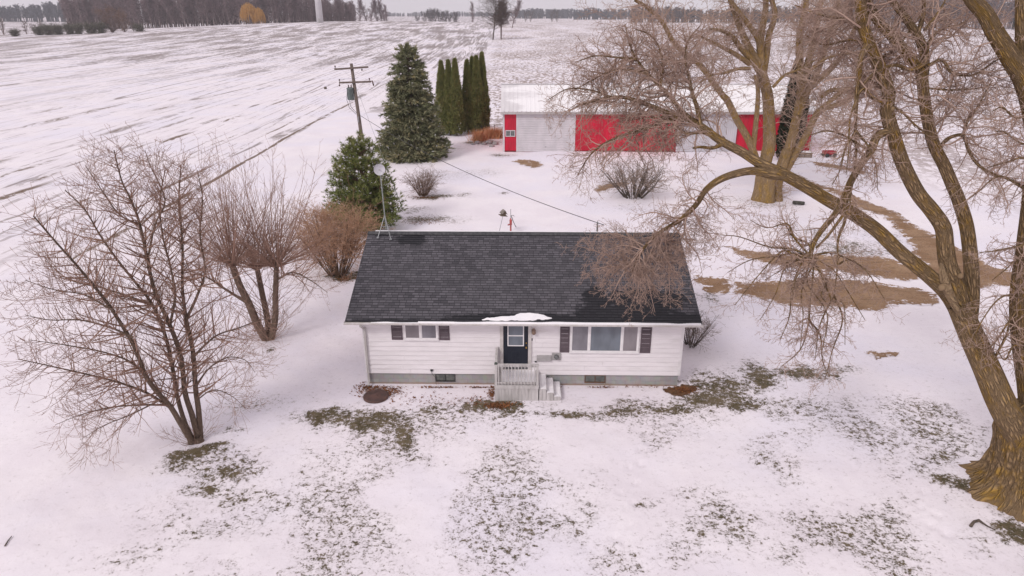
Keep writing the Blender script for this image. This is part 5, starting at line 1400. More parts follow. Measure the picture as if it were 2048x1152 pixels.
# ------------------------------------------------------------------ left: two many-stemmed trees
BK_L = bark('bark_left', (.30, .215, .165), (.18, .125, .095), (.24, .20, .135), .2, 2)
TW_L = tint_mat('twig_left', [(.30, .185, .14), (.39, .25, .195), (.235, .145, .112)], .8)
rng = random.Random(31)
lb = gnd(388, 884); lb.z = gz(lb.x, lb.y)
lt = empty('multi_stem_tree', tuple(lb), 0, 'bare vase-shaped tree of several slim trunks at the lower left', 'tree')
W = Wood(); C = Wood()
YL = 20.2
stems = [
    ([(384, 884), (362, 848), (340, 812), (315, 785), (292, 752), (267, 690), (225, 621), (188, 572), (152, 529), (109, 481), (67, 432)], [20.1, 18.6], .115, .018),
    ([(340, 815), (292, 785), (231, 763), (158, 745), (91, 730), (36, 718)], [20.0, 18.6], .06, .010),
    ([(382, 872), (368, 840), (354, 790), (345, 735), (330, 670), (305, 610), (275, 570), (235, 520), (200, 470), (170, 420), (130, 380)], [20.2, 20.8], .095, .014),
    ([(396, 876), (384, 830), (370, 785), (362, 715), (340, 651), (310, 584), (295, 520), (280, 450), (262, 400), (243, 360), (228, 300)], [20.3, 20.6], .12, .014),
    ([(401, 876), (397, 820), (391, 775), (386, 705), (373, 640), (365, 578), (365, 493), (358, 402), (362, 330)], [20.4, 21.2], .12, .014),
    ([(372, 640), (395, 590), (410, 540), (400, 470), (405, 400), (395, 340)], [20.8, 21.6], .06, .010),
    ([(386, 715), (410, 690), (437, 669), (480, 655), (520, 640), (550, 640)], [20.4, 21.0], .05, .008),
    ([(392, 770), (420, 735), (455, 715), (490, 720), (510, 745)], [20.4, 20.2], .035, .007),
    ([(394, 800), (425, 780), (460, 790), (490, 815)], [20.3, 19.8], .03, .006),
    ([(340, 651), (350, 590), (340, 530), (325, 470), (320, 400), (330, 340)], [20.4, 20.9], .055, .010),
    ([(267, 675), (220, 655), (160, 640), (100, 640), (50, 630)], [19.2, 18.5], .045, .008),
    ([(315, 785), (270, 730), (210, 705), (130, 690), (60, 680)], [19.6, 18.7], .05, .008),
    ([(225, 621), (170, 590), (110, 580), (50, 560)], [18.9, 18.3], .035, .007),
    ([(305, 610), (250, 590), (200, 575), (140, 560), (90, 520)], [20.6, 20.9], .045, .008),
    ([(330, 810), (280, 810), (220, 815), (160, 830), (110, 850)], [19.8, 18.8], .045, .007),
    ([(320, 800), (260, 830), (210, 850), (160, 880)], [19.6, 18.6], .035, .006),
    ([(280, 450), (240, 430), (210, 390), (170, 330)], [20.5, 20.3], .04, .008),
    ([(295, 520), (310, 450), (330, 400), (300, 330), (290, 300)], [20.5, 21.0], .04, .008),
]
S_left = Style(wig=(.06, .08, .11, .14), trop=(.0, .14, .22, .22), dens=(1.3, 2.7, 4.2, 0), ratio=(.42, .56, .52, .4), ang=(38, 40, 42, 40), seg=(.4, .3, .2, .15), minr=.0058, maxlev=3, jit=.4)
for px, Ys, r0, r1 in stems:
    q = limb(W, px, Ys, r0 * .86, r1, 12 if r0 > .08 else 8)
    ln = sum((q[0][i + 1] - q[0][i]).length for i in range(len(q[0]) - 1))
    dress(C, q, int(ln * 12), 1.7, S_left, rng, .18, .0, 1, None, 1.0, .66)
for _ in range(16):                                     # suckers at the foot
    a = rng.uniform(0, 6.28); branch(C, lb + Vector((math.cos(a) * .2, math.sin(a) * .2, .05)), Vector((math.cos(a), math.sin(a), .8)), rng.uniform(.7, 1.3), .008, 2, S_left, rng)
for k_ in range(3): W.add(catmull([lb + Vector((-.05 + .1 * k_, .05 * k_, -.1)), lb + Vector((-.06 + .1 * k_, 0, .25))], 4), [.19, .17, .15, .13, .10], 12)
W.build('trunk', BK_L, lt, lb, .05); C.build('crown', TW_L, lt, lb)
print('left', C.count)

rng = random.Random(77)
sb = gnd(538, 682); sb.z = gz(sb.x, sb.y)
st_t = empty('pollarded_tree', tuple(sb), 0, 'pollarded bare tree with upright whip shoots left of the house corner', 'tree')
W = Wood(); C = Wood(); YS = 28.3
pol = [
    limb(W, [(535, 684), (516, 651), (498, 608), (480, 572), (464, 529)], [28.2, 27.9], .19, .13, 14),
    limb(W, [(538, 682), (535, 639), (525, 590), (514, 535)], [28.5, 28.9], .15, .11, 12),
    limb(W, [(541, 683), (550, 640), (551, 590), (553, 531)], [28.3, 28.2], .16, .11, 12),
    limb(W, [(498, 608), (450, 578), (415, 555), (377, 541)], [28.0, 27.2], .07, .012, 10),
    limb(W, [(553, 560), (585, 545), (620, 560), (655, 585)], [28.2, 27.6], .05, .010, 8),
]
S_pol = Style(wig=(.05, .035, .08, .1), trop=(0, .035, .08, .06), dens=(1, 1.3, 2.0, 0), ratio=(.4, .38, .4, .3), ang=(30, 30, 36, 40), seg=(.5, .5, .25, .2), minr=.0062, maxlev=3)
for q, n in ((pol[0], 84), (pol[1], 70), (pol[2], 84)):
    tip = q[0][-1]
    for _ in range(16): W.add([tip + Vector((rng.gauss(0, .05), rng.gauss(0, .05), rng.gauss(0, .04))) for _ in range(1)] + [tip + Vector((rng.gauss(0, .12), rng.gauss(0, .12), rng.uniform(.05, .22)))], [.06, .03], 6)
    for _ in range(n):
        a = rng.uniform(0, 6.283); sp_a = abs(rng.gauss(.45, 1.15))
        d = Vector((math.cos(a) * sp_a * 1.45, math.sin(a) * sp_a * .8, 1)); branch(C, tip + Vector((math.cos(a), math.sin(a), rng.uniform(-.5, .5))) * .12, d, rng.uniform(2.6, 5.4) * (1 - .22 * min(sp_a, 1.6)), rng.uniform(.016, .026), 1, S_pol, rng)
    for _ in range(26):
        a = rng.uniform(0, 6.283); d = Vector((math.cos(a), math.sin(a), rng.uniform(-.1, .5))); branch(C, tip + d * .1, d, rng.uniform(1.2, 2.6), .011, 1, S_pol, rng)
for q in pol[:3]: dress(C, q, 20, 3.4, S_pol, rng, .1, .55, 1, .014, .95)
for q in pol[3:]: dress(C, q, 22, 1.7, S_left, rng, .1, .25, 1)
for _ in range(40):
    a = rng.uniform(0, 6.28); branch(C, sb + Vector((math.cos(a) * .2, math.sin(a) * .2, .05)), Vector((math.cos(a), math.sin(a), rng.uniform(.4, 1.5))), rng.uniform(.7, 1.8), .008, 2, S_left, rng)
W.build('trunk', BK_L, st_t, sb, .06); C.build('crown', TW_L, st_t, sb)
print('pollard', C.count)

# ------------------------------------------------------------------ bare shrubs
def shrub(px, py, hgt, wid, nst, label, cols, barkc, seed, lean=0, tipup=.06, dens=1.0, minr=.006, yoff=0, name='bare_shrub', stems_r=.03):
    rng = random.Random(seed); b0 = gnd(px, py); b0.y += yoff; b0.z = gz(b0.x, b0.y)
    o = empty(name, tuple(b0), 0, label, 'shrub'); Wd = Wood(); Cr = Wood()
    S = Style(wig=(.1, .16, .2, .24), trop=(0, tipup, .05, .04), dens=(1.0, 2.3 * dens, 4.2 * dens, 0), ratio=(.4, .5, .45, .4), ang=(36, 38, 42, 42), seg=(.4, .28, .18, .14), minr=minr, maxlev=3)
    for i in range(nst):
        a = rng.uniform(0, 6.283); out = math.sqrt(rng.random()); p0 = b0 + Vector((math.cos(a), math.sin(a), 0)) * .32 * out * wid / 4; p0.z -= .05
        sp_ = out * wid * .5 / hgt; d = Vector((math.cos(a) * sp_ + lean, math.sin(a) * sp_, 1)).normalized()
        L = hgt * rng.uniform(.5, .75) * (1 + .15 * out); p = p0; pts = [p]; rad = [stems_r * rng.uniform(.7, 1.3)]; n = 6
        for j in range(n):
            d = Vector((d.x + rng.gauss(0, .07), d.y + rng.gauss(0, .07), d.z + rng.gauss(0, .05) + .03)).normalized(); p = p + d * L / n; pts.append(p); rad.append(rad[0] * (1 - .6 * (j + 1) / n))
        Wd.add(pts, rad, 6); dress(Cr, (pts, rad), int(5 + hgt * 1.6), hgt * .33, S, rng, .3, .05, 1)
    Wd.build('stems', barkc, o, b0); Cr.build('crown', tint_mat('twig_' + str(seed), cols, .8), o, b0)
    return o
BK_SH = bark('bark_shrub', (.36, .24, .16), (.13, .085, .06), None, scale=2)
BK_SG = bark('bark_shrub_grey', (.20, .165, .135), (.11, .09, .075), None, scale=2)
shrub(676, 546, 4.9, 6.2, 60, 'dense orange-brown bare shrub at the back left corner of the house', [(.44, .26, .165), (.55, .34, .22), (.36, .21, .13), (.50, .33, .23)], BK_SH, 101, dens=1.2, minr=.0085)
shrub(846, 390, 2.7, 4.2, 44, 'small rounded bare bush on the snow behind the house', [(.30, .225, .20), (.38, .29, .25), (.24, .185, .165)], BK_SH, 102, dens=1.2, minr=.007, tipup=.0)
shrub(1266, 394, 4.1, 9.5, 34, 'grey-green bare bush in front of the red barn, spreading from one clump', [(.27, .205, .17), (.34, .26, .215), (.21, .165, .14)], BK_SG, 103, dens=.95, minr=.009, stems_r=.05)
shrub(1381, 690, 2.2, 3.0, 40, 'low grey bush hugging the right end wall of the house', [(.28, .22, .195), (.36, .29, .25), (.20, .16, .14)], BK_SG, 104, dens=1.1, minr=.0055, stems_r=.016)
shrub(2075, 1150, 1.0, 1.1, 9, 'few bare stems poking in at the lower right corner', [(.14, .11, .09), (.18, .14, .12)], BK_SG, 105, dens=.4, minr=.005, stems_r=.012)

# ------------------------------------------------------------------ evergreens
def sprays(P, D, n, ln, wid, spread, rg, along=.5):
    """n thin blades per spray; P positions, D directions -> triangles"""
    B = len(P); P = np.repeat(P, n, 0); D = np.repeat(D, n, 0); m_ = len(P)
    base = P + D * (rg.uniform(0, along, m_) * ln)[:, None]
    d = D + rg.normal(0, spread, (m_, 3)); d /= np.linalg.norm(d, axis=1)[:, None]
    s = np.cross(d, rg.normal(0, 1, (m_, 3))); s /= np.linalg.norm(s, axis=1)[:, None] + 1e-9
    l = ln * rg.uniform(.6, 1.25, m_); w = wid * rg.uniform(.7, 1.3, m_)
    V = np.stack([base - s * w[:, None] / 2, base + s * w[:, None] / 2, base + d * l[:, None] * .6 + s * w[:, None] * .3, base + d * l[:, None]], 1)
    return V.reshape(-1, 3), np.arange(4 * m_).reshape(-1, 4), np.repeat(np.arange(B), 4 * n)


def needle_obj(name, P, D, tint, n, ln, wid, spread, rg, m, parent, along=.5):
    V, F_, ids = sprays(P, D, n, ln, wid, spread, rg, along)
    me = np_mesh(name, V, F_); fattr(me, 'tint', np.clip(tint[ids] + rg.uniform(-.08, .08, len(ids)), 0, 1))
    return link_mesh(name, me, m, parent)


def nrm(a): return a / (np.linalg.norm(a, axis=-1, keepdims=True) + 1e-9)


# spruce
SPR = tint_mat('spruce_needles', [(.065, .075, .038), (.165, .175, .09), (.25, .25, .155), (.34, .29, .145), (.42, .40, .31)], .75)
rg = np.random.default_rng(3)
b0 = gnd(826, 314); b0.z = gz(b0.x, b0.y)
sp_t = empty('blue_spruce', tuple(b0), 0, 'broad cone-shaped spruce with drooping grey-green boughs beside the cedars', 'tree')
Hs = 10.9; P = []; D = []; T_ = []; Wd = Wood()
Wd.add([Vector((0, 0, -.1)), Vector((0, 0, Hs * .5)), Vector((.05, 0, Hs * .97))], [.22, .13, .03], 10)
z = .25; rr_ = random.Random(9)
while z < Hs - .2:
    f = z / Hs; rad = 3.45 * (1 - f) ** .52 * (.72 + .28 * min(1, f / .16)) + .05
    nbr = max(7, int(17 * (1 - f) + 7))
    for j in range(nbr):
        a = rr_.uniform(0, 6.283); L = rad * rr_.uniform(.62, 1.22); droop = -.10 - .35 * (1 - f) * rr_.uniform(.5, 1.2) + (.6 * max(0, f - .75) / .25)
        tb = rr_.uniform(.15, .85) if rr_.random() < .85 else rr_.uniform(.7, 1.0)
        npt = max(6, int(L * 10)); pz = z + rr_.uniform(-.15, .15)
        Wd.add([Vector((0, 0, pz)), Vector((math.cos(a) * L * .5, math.sin(a) * L * .5, pz + droop * L * .42)), Vector((math.cos(a) * L * .95, math.sin(a) * L * .95, pz + droop * L * .75))], [.03, .02, .008], 4)
        for q in range(npt):
            t_ = rr_.uniform(.28, 1.0); side_ = rr_.gauss(0, .20) * L * t_ * .8
            x = math.cos(a) * L * t_ - math.sin(a) * side_; y = math.sin(a) * L * t_ + math.cos(a) * side_
            zz = pz + droop * L * t_ * (1 - .22 * t_) - abs(side_) * .25 + rr_.gauss(0, .05)
            P.append((x, y, max(.05, zz))); D.append((math.cos(a + rr_.gauss(0, .5)), math.sin(a + rr_.gauss(0, .5)), rr_.uniform(-.35, .3) + (.6 if f > .85 else 0)))
            T_.append(np.clip(tb * .5 + .35 * t_ * rr_.random() + rr_.uniform(-.1, .1), 0, 1))
    z += .18 + .08 * (1 - f)
for k_ in range(60): P.append((rr_.gauss(0, .1), rr_.gauss(0, .1), Hs - abs(rr_.gauss(0, .35)))); D.append((rr_.gauss(0, .25), rr_.gauss(0, .25), 1)); T_.append(.5)
Wd.build('trunk', BK_L, sp_t)
needle_obj('crown', np.array(P), nrm(np.array(D)), np.array(T_), 7, .36, .08, .42, rg, SPR, sp_t)
sel = [i for i in range(len(P)) if rr_.random() < .035]
needle_obj('snow_clumps', np.array(P)[sel] + np.array([0, 0, .06]), nrm(np.array(D)[sel]), np.full(len(sel), .5), 4, .22, .07, .5, rg, SNOW, sp_t)
print('spruce', len(P))
# pine
PIN = tint_mat('pine_needles', [(.065, .095, .030), (.14, .175, .052), (.21, .235, .078), (.29, .285, .105), (.33, .30, .13)], .7)
rg = np.random.default_rng(6); rr_ = random.Random(14)
b0 = gnd(733, 458); b0.z = gz(b0.x, b0.y)
pi_t = empty('pine_tree', tuple(b0), 0, 'bushy dark green pine with snow caught in its top behind the house', 'tree')
Hp = 6.3; P = []; D = []; T_ = []; Wd = Wood(); SNP = []; SND = []
Wd.add([Vector((0, 0, -.1)), Vector((0, 0, Hp * .5)), Vector((.0, 0, Hp * .92))], [.16, .10, .03], 10)
z = .3
while z < Hp * .93:
    f = z / Hp; rad = 2.75 * (1 - f) ** .62 * (.72 + .28 * min(1, f / .2)) + .2
    nbr = int(15 * (1 - f) + 8)
    for j in range(nbr):
        a = rr_.uniform(0, 6.283); L = rad * rr_.uniform(.72, 1.12); up = .12 + .75 * f
        Wd.add([Vector((0, 0, z)), Vector((math.cos(a) * L * .5, math.sin(a) * L * .5, z + up * L * .3)), Vector((math.cos(a) * L, math.sin(a) * L, z + up * L * .8))], [.035, .022, .010], 4)
        for q in range(max(6, int(L * 8))):
            t_ = rr_.uniform(.35, 1.0); sd_ = rr_.gauss(0, .17) * L
            x = math.cos(a) * L * t_ - math.sin(a) * sd_; y = math.sin(a) * L * t_ + math.cos(a) * sd_; zz = z + up * L * (t_ * .5 + .3 * t_ * t_) + rr_.gauss(0, .08)
            dd = (math.cos(a + rr_.gauss(0, .6)), math.sin(a + rr_.gauss(0, .6)), rr_.uniform(.2, 1.0))
            P.append((x, y, zz)); D.append(dd); T_.append(np.clip(.25 + .3 * t_ * rr_.random() + rr_.gauss(0, .14) + .15 * f, 0, 1))
            if f > .38 and rr_.random() < .22 * f: SNP.append((x, y, zz + .08)); SND.append(dd)
    z += .24
for k_ in range(11):                                      # candle-like leaders
    a = rr_.uniform(0, 6.283); o_ = rr_.uniform(.0, 1.9); L = rr_.uniform(.7, 1.2); x0_, y0_ = math.cos(a) * o_, math.sin(a) * o_; z0_ = Hp * (.92 - .22 * o_)
    tip = Vector((x0_ * 1.25, y0_ * 1.25, z0_ + L)); Wd.add([Vector((x0_, y0_, z0_ - .5)), Vector((x0_ * 1.1, y0_ * 1.1, z0_ + L * .5)), tip], [.035, .03, .022], 5)
    for q in range(16):
        t_ = rr_.uniform(.2, 1.05); p_ = Vector((x0_, y0_, z0_)).lerp(tip, t_); P.append(tuple(p_)); D.append((rr_.gauss(0, .6), rr_.gauss(0, .6), .8)); T_.append(rr_.uniform(.45, .95))
Wd.build('trunk', BK_SH, pi_t)
needle_obj('crown', np.array(P), nrm(np.array(D)), np.array(T_), 12, .25, .034, .55, rg, PIN, pi_t)
needle_obj('snow_clumps', np.array(SNP), nrm(np.array(SND)), np.full(len(SNP), .5), 5, .16, .09, .5, rg, SNOW, pi_t)
print('pine', len(P))
# tall columnar cedars
CED = tint_mat('cedar_green', [(.075, .095, .030), (.155, .172, .056), (.22, .222, .078), (.30, .25, .10)], .75)
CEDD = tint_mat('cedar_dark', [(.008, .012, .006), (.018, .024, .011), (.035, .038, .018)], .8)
def cedar_mesh(seed, Hc, r0, m_):
    rg = np.random.default_rng(seed); n = 3600
    u_ = rg.uniform(0, 1, n) ** .85; a = rg.uniform(0, 6.283, n)
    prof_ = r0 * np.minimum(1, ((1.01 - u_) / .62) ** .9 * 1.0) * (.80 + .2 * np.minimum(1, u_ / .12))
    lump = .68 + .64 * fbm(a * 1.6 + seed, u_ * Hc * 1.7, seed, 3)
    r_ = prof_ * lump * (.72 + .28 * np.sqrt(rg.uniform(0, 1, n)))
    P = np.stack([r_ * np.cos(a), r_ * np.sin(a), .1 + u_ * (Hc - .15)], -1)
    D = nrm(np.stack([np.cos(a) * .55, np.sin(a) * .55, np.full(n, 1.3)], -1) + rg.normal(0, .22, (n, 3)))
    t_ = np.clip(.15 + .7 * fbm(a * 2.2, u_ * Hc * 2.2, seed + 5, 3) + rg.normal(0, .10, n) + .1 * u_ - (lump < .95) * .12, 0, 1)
    V, F_, ids = sprays(P, D, 6, .30, .085, .4, rg, .3); me = np_mesh('crown', V, F_); fattr(me, 'tint', t_[ids]); me.materials.append(m_)
    return me
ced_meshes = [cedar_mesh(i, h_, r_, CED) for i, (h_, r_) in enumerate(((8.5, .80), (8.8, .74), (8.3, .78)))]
cw_ = Wood(); cw_.add([Vector((0, 0, -.1)), Vector((0, 0, 3)), Vector((0, 0, 7))], [.12, .08, .02], 8)
for i, (px, py, mi, sc_, lab) in enumerate(((887, 270, 0, 1.0, 'narrow dark cedar closest to the big spruce'), (901, 271, 1, .98, 'narrow cedar in the middle of the trio beside the spruce'), (914, 272, 2, 1.06, 'narrow cedar at the gap between the two cedar clumps, on the spruce side'),
                                            (937, 268, 1, .97, 'narrow cedar just right of the gap between the two cedar clumps'), (947, 264, 0, 1.03, 'tall cedar tip second from the gap in the barn-side clump'), (955, 268, 2, 1.08, 'bright green cedar second from the barn in its clump'), (966, 266, 1, 1.06, 'tallest cedar column, the nearest to the red barn'))):
    c0 = gnd(px, py); o = empty('columnar_cedar', (c0.x, c0.y, gz(c0.x, c0.y)), rr_.uniform(0, 6), lab, 'cedar', 'tall narrow cedars in two clumps by the barn'); o.scale = (1, 1, sc_)
    c1 = bpy.data.objects.new('crown', ced_meshes[mi]); COL.objects.link(c1); c1.parent = o
    if i == 0: tk = cw_.build('trunk', BK_L, o); tkm = tk.data
    else: t2 = bpy.data.objects.new('trunk', tkm); COL.objects.link(t2); t2.parent = o
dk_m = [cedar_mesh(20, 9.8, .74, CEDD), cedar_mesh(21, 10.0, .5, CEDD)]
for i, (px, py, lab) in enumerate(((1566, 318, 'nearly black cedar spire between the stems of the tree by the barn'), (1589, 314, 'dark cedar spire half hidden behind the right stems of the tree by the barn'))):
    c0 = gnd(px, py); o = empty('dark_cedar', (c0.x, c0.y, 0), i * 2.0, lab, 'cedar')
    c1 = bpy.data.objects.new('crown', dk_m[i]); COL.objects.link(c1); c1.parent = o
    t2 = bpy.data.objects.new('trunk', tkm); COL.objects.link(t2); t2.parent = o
# ------------------------------------------------------------------ far trees
FARBK = mat('far_bark', (.27, .215, .205), (.19, .15, .145), .9, .5)
def far_tree_mesh(seed, Hf, wid, trunk_f, nb, up, wr, stem_n=1):
    rng = random.Random(seed); Wt = Wood(); Ct = Wood()
    for s_ in range(stem_n):
        lean = Vector((rng.gauss(0, .06) + (s_ - (stem_n - 1) / 2) * .18, rng.gauss(0, .06), 1)).normalized(); p = Vector((rng.gauss(0, .1), rng.gauss(0, .1), -.3)); pts = [p]; rad = [Hf * .017]
        for i in range(7):
            lean = Vector((lean.x + rng.gauss(0, .05), lean.y + rng.gauss(0, .05), lean.z)).normalized(); p = p + lean * Hf * .9 / 7; pts.append(p); rad.append(Hf * .017 * (1 - .8 * (i + 1) / 7))
        Wt.add(pts, rad, 6)
        for _ in range(nb // stem_n):
            t = trunk_f + (1 - trunk_f) * rng.random() ** .8; i = min(6, int(t * 7)); q = pts[i].lerp(pts[i + 1], t * 7 - i)
            a = rng.uniform(0, 6.283); L = wid * .5 * (1.0 - .55 * abs(t - .55) / .5) * rng.uniform(.55, 1.1)
            d = Vector((math.cos(a), math.sin(a), up + rng.gauss(0, .25) + t * .5)).normalized(); pp_ = [q]; rd = [max(wr, Hf * .006 * (1.1 - t))]
            for j in range(3):
                d = Vector((d.x + rng.gauss(0, .2), d.y + rng.gauss(0, .2), d.z + rng.gauss(0, .15) + .08)).normalized(); pp_.append(pp_[-1] + d * L / 3); rd.append(rd[0] * (1 - .28 * (j + 1)))
            Wt.add(pp_, rd, 4)
            for _k in range(12):
                u_ = rng.uniform(.25, 1); ii_ = min(2, int(u_ * 3)); s0 = pp_[ii_].lerp(pp_[ii_ + 1], u_ * 3 - ii_)
                e = Vector((rng.gauss(0, 1), rng.gauss(0, 1), rng.gauss(.35, .8))).normalized() * L * rng.uniform(.2, .42)
                Ct.add([s0, s0 + e * .5 + Vector((0, 0, rng.gauss(0, .03) * L)), s0 + e], [wr * .8, wr * .6, wr * .3], 3)
    return Wt, Ct
def proto(name, seed, Hf, wid, cols, trunk_f=.25, nb=50, up=.45, wr=.035, stem_n=1, bk=None):
    Wt, Ct = far_tree_mesh(seed, Hf, wid, trunk_f, nb, up, wr, stem_n)
    a = Wt.build('trunk', bk or FARBK); c_ = Ct.build('crown', tint_mat('far_twig_%d' % seed, cols, .85))
    ma, mc = a.data, c_.data
    bpy.data.objects.remove(a); bpy.data.objects.remove(c_)
    return ma, mc
def place(pr, name, x, y, s, label, group=None, rz=None, cat='tree', sz=None):
    o = empty(name, (x, y, hz(x, y) - .05), rz if rz is not None else frr.uniform(0, 6.28), label, cat, group); o.scale = (s, s, sz or s)
    for nm, me_ in (('trunk', pr[0]), ('crown', pr[1])):
        c_ = bpy.data.objects.new(nm, me_); COL.objects.link(c_); c_.parent = o
    return o
frr = random.Random(5)
FC = [(.20, .14, .15), (.25, .18, .19), (.165, .115, .125)]
woods = [proto('far', 300 + i, 22, 11, FC, .12, 100, .6, .08) for i in range(5)]
# left wood: front rank as single trees, the rest of the wood as one mass behind them
edge = [(135, 55), (185, 57), (240, 58), (300, 61), (360, 62), (420, 63), (480, 62), (540, 60), (580, 55), (625, 52), (660, 50), (690, 49), (712, 47)]
def edge_pt(px, back=0):
    for (x0_, y0_), (x1_, y1_) in zip(edge[:-1], edge[1:]):
        if x0_ <= px <= x1_: py = y0_ + (y1_ - y0_) * (px - x0_) / (x1_ - x0_); break
    Y = 600 + (px < 300) * (300 - px) * .25 + max(0, px - 560) * .35 + back
    return at(px, py, Y).x, Y
frr = random.Random(6); px = 137
LAB_W = 'bare grey-brown tree in the front rank of the far wood across the snowy field'
while px < 712:
    x, y = edge_pt(px, frr.uniform(0, 14)); hh_ = 30.5 if px < 560 else (28 - (px - 560) * .045)
    place(woods[frr.randrange(5)], 'wood_tree', x, y, hh_ / 22 * frr.uniform(.84, 1.08), LAB_W, 'bare trees along the front of the far wood')
    px += frr.uniform(5.5, 9.5)
for px_, h_ in ((722, 17), (733, 19), (742, 20), (752, 17), (760, 19), (768, 14), (775, 12)):
    x, y = at(px_, 43, 720).x, 720 + frr.uniform(-8, 14); place(woods[frr.randrange(5)], 'wood_tree', x, y, (h_ + 8) / 22, 'bare tree in the small clump right of the far wood, beyond the white tower', 'bare trees right of the white tower')
MASS = Wood(); MT = Wood(); mr = random.Random(12)
for _ in range(420):
    px_ = mr.uniform(140, 708); x, y = edge_pt(px_, mr.uniform(16, 95)); Hm = (29.5 if px_ < 560 else 27 - (px_ - 560) * .045) * mr.uniform(.85, 1.12)
    if px_ < 190: Hm *= .85
    b_ = Vector((x, y, hz(x, y) - .3)); MT.add([b_, b_ + Vector((mr.gauss(0, .5), 0, Hm * .5)), b_ + Vector((mr.gauss(0, .8), 0, Hm * .97))], [.32, .24, .06], 5)
    for _k in range(130):
        t = mr.uniform(.10, 1); a = mr.uniform(0, 6.283); q = b_ + Vector((0, 0, Hm * t)); L = mr.uniform(1.5, 5.0) * (1.15 - t * .6); e = Vector((math.cos(a), math.sin(a), mr.uniform(.1, 1.1))).normalized() * L
        MASS.add([q, q + e * .55 + Vector((0, 0, mr.gauss(0, .2))), q + e], [.17, .13, .06], 3)
MASS.g.update(MT.g)
o = MASS.build('far_wood', tint_mat('far_mass', [(.185, .135, .14), (.235, .175, .175), (.15, .11, .115)], .9)); tag(o, 'deep part of the bare grey-brown wood behind its front rank', 'wood', kind='stuff')
# gold willow before the wood
wil = Wood(); wt = Wood(); wr_ = random.Random(3)
for cx_, h_, w_ in ((0, 17.0, 6.4), (7.5, 13.5, 4.6)):
    wt.add([Vector((cx_, 0, -.3)), Vector((cx_ + .3, 0, h_ * .35)), Vector((cx_, 0, h_ * .7))], [.55, .45, .2], 8)
    for _ in range(900):
        a = wr_.uniform(0, 6.283); e = math.acos(1 - wr_.random() * 1.25); q = Vector((cx_ + math.cos(a) * math.sin(e) * w_, math.sin(a) * math.sin(e) * w_, h_ * .58 + math.cos(e) * h_ * .42)) * 1.0
        q = Vector((cx_ + (q.x - cx_) * wr_.uniform(.6, 1.05), q.y * wr_.uniform(.6, 1.05), q.z * wr_.uniform(.88, 1.03)))
        l_ = wr_.uniform(2.0, 6.0); l_ = min(l_, q.z - .6)
        wil.add([q, q + Vector((math.cos(a) * .5, math.sin(a) * .5, -l_ * .4)), q + Vector((math.cos(a) * .6 + wr_.gauss(0, .2), math.sin(a) * .6, -l_))], [.09, .075, .04], 3)
x, y = at(502, 61, 585).x, 585; o = empty('golden_willow', (x, y, hz(x, y)), 0, 'rounded golden-yellow willow standing before the grey wood', 'tree')
wt.build('trunk', FARBK, o); wil.build('crown', tint_mat('willow_gold', [(.50, .25, .06), (.62, .34, .09), (.40, .21, .06)], .85), o)
# hedgerow across the left field
HB = [(.12, .095, .085), (.16, .125, .11), (.10, .08, .07)]; HO = [(.19, .115, .085), (.24, .15, .11), (.15, .10, .08)]; HG = [(.115, .115, .085), (.15, .145, .105), (.10, .095, .075)]
hp = [proto('hedge', 400, 10, 6, HB, .05, 50, .6, .04, 4), proto('hedge', 401, 12, 12, HO, .0, 160, .5, .045, 7), proto('hedge', 402, 3.4, 9, HG, .0, 150, .15, .06, 9), proto('hedge', 403, 7, 5, HB, .1, 44, .5, .04, 3)]
def hedge(pr, px, py, Y, s, label, name='field_shrub', sz=None):
    return place(hp[pr], name, at(px, py, Y).x, Y, s, label, 'shrubs and scrub trees of the field hedgerow', sz=sz)
hedge(0, 10, 78, 430, 1.1, 'scrubby bare tree at the far left end of the field hedgerow'); hedge(3, 56, 77, 425, 1.15, 'narrow bare scrub tree, second in the field hedgerow from the left edge'); hedge(3, 70, 77, 425, .9, 'smallest bare scrub tree between two others in the field hedgerow'); hedge(0, 88, 78, 425, .85, 'leaning bare scrub tree over the green brush of the hedgerow')
hedge(2, 36, 90, 392, .85, 'lone round dark bush in front of the field hedgerow')
for i, (px_, py_, s_, lb_) in enumerate(((85, 88, 1.0, 'dark green bramble bush at the left end of the low hedge'), (103, 87, 1.15, 'dark green bramble bush second in the low hedge'), (122, 86, 1.1, 'highest dark green bramble in the low hedge'), (143, 85, 1.15, 'low bramble bush in the middle of the hedge'), (163, 83, 1.1, 'small bramble bush toward the orange thicket'), (186, 81, 1.15, 'bramble bush at the foot of the orange thicket'), (207, 79.5, 1.2, 'last bramble under the orange thicket'))):
    hedge(2, px_, py_, 400, s_, lb_, sz=s_ * 1.1)
hedge(1, 228, 77, 405, 1.15, 'tall orange-brown thicket in the hedgerow before the wood'); hedge(1, 252, 77, 405, .9, 'brown thicket at the right side of the orange hedgerow thicket'); hedge(2, 281, 76, 405, .95, 'dark round bush ending the hedgerow on the right'); hedge(3, 178, 77, 408, .7, 'little yellowish bare shrub rising left of the orange thicket'); hedge(3, 270, 76, 406, .8, 'thin bare scrub between the brown thicket and the end bush')
